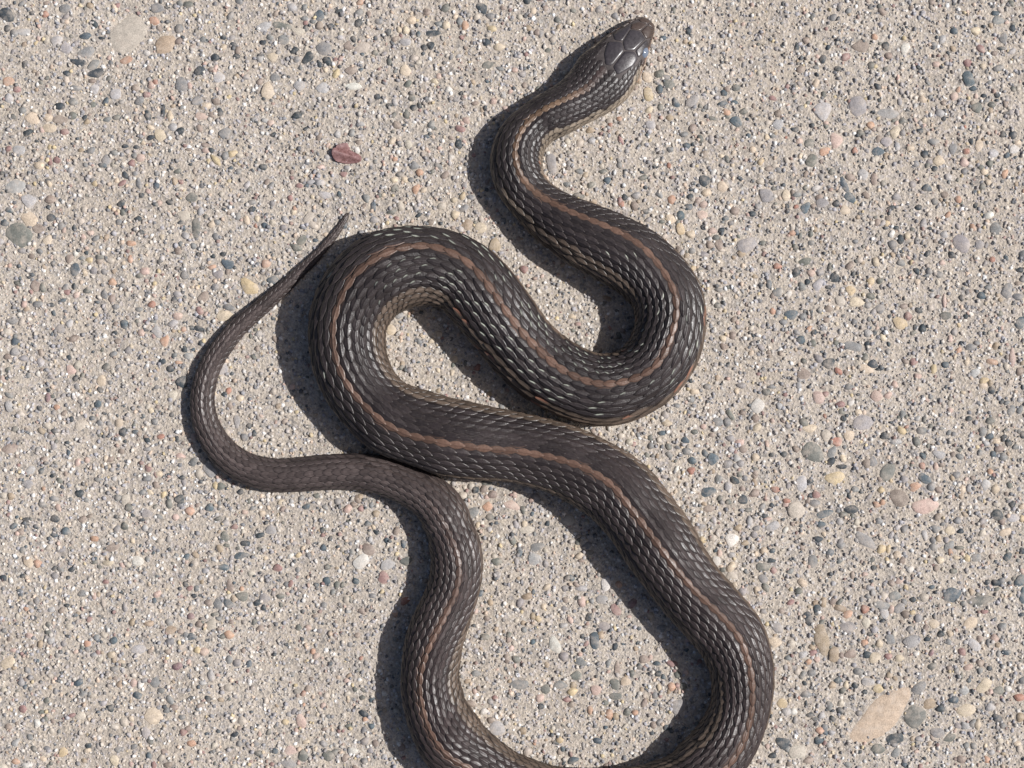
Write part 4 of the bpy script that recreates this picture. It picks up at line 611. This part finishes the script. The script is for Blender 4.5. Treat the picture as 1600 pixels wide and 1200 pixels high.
for sd in (-1, 1):
    p, n_ = surf_n(np.array([46.5]), np.array([sd*1.16+(.14 if sd < 0 else .5)])); p, n_ = p[0], n_[0]
    fwd = np.array([np.interp(46, ds, TX), np.interp(46, ds, TY), 0]); fwd = fwd-n_*(fwd@n_); fwd /= np.linalg.norm(fwd); sv = np.cross(n_, fwd)
    e = ball('eye', p-n_*3.4, [fwd, sv, n_], (10.0, 8.4, 6.8), M_EYE, snake)
    ball('pupil', p-n_*0.1+sv*0, [fwd, sv, n_], (3.4, 3.4, 3.5), Mp.m, e)

# ------------------------------------------------------------------ the dry husk lying beside the snake
def husk():
    M = Mat('dry_husk'); co = M.coord()
    a = M.n('TexNoise', Scale=PXI/4.0, Detail=4.0); M.l(co, a.inputs['Vector'])
    w = M.n('TexWave', Scale=PXI/3.4, Distortion=2.5); w.bands_direction = 'X'; M.l(co, w.inputs['Vector'])
    c = M.ramp(a.outputs[0], (.3, (*lin((112, 76, 73)), 1)), (.7, (*lin((160, 122, 120)), 1)))
    c = M.mix(c, M.ramp(w.outputs[0], (.3, g3(.86)), (.7, g3(1.1))), 1.0, 'MULTIPLY')
    M.l(c, M.b.inputs['Base Color']); M.b.inputs['Roughness'].default_value = .5
    M.bump(w.outputs[0], .4, 1.0*S)
    return M.m
M_HUSK = husk()
def h2(p): p = np.asarray(p, float); return np.stack([510+p[:, 0]/20-800, 600-(210+p[:, 1]/20)], -1)
hk = empty('seed_husk', ((536-800)*S, (600-242)*S, 0))
hk['label'] = 'small maroon dried seed husk lying loose on the concrete'
hk['category'] = 'husk'
hk_o = np.array([536-800, 600-242, 0.0])
def shell(name, poly, hfun, thick=1.6):
    r, c = ring_of(poly, 26); W = h2(r); wc = h2(c[None])[0]; n = len(W); V = []; ks = (1.0, .94, .8, .6, .35)
    for k in ks:
        q = c+(r-c)*k; V.append(np.concatenate([wc+(W-wc)*k, hfun(q, k)[:, None]], 1))
    V.append(np.concatenate([wc[None], hfun(c[None], 0)[:, None]], 1)); V = np.concatenate(V)
    Q = np.concatenate([np.array([(k*n+i, k*n+(i+1) % n, (k+1)*n+(i+1) % n, (k+1)*n+i) for i in range(n)]) for k in range(len(ks)-1)])
    T3 = np.array([((len(ks)-1)*n+i, (len(ks)-1)*n+(i+1) % n, len(V)-1) for i in range(n)])
    nb = len(V); V2 = V.copy(); V2[:, 2] -= thick
    rim = np.array([(i, nb+i, nb+(i+1) % n, (i+1) % n) for i in range(n)])
    return mesh_obj(name, np.concatenate([V, V2])-hk_o, [np.concatenate([Q, Q[:, ::-1]+nb, rim]), np.concatenate([T3, T3[:, ::-1]+nb])], M_HUSK, hk)
def hf_low(q, k):                             # keeled boat shape, the blunt end propped up
    d = np.abs((q[:, 1]-(560+(q[:, 0]-350)*.28))); return 2.0+7.5*np.exp(-(d/150)**2)*(1-.35*k)+np.clip((700-q[:, 0])/500, 0, 1)*4+(1-k)*2
shell('shell', [(240, 420), (400, 430), (560, 480), (740, 470), (850, 560), (980, 605), (1090, 680), (1130, 790), (1060, 885), (880, 910), (650, 930), (450, 895), (290, 850), (200, 720), (165, 620), (190, 500)], hf_low)
def hf_up(q, k): return 6.0+np.clip((520-q[:, 1])/240, 0, 1)*2.5-np.clip((q[:, 0]-450)/400, 0, 1)*2.5+(1-k)*1.2
shell('flap', [(300, 380), (400, 325), (560, 278), (680, 288), (692, 390), (760, 440), (700, 520), (480, 540), (330, 500)], hf_up)
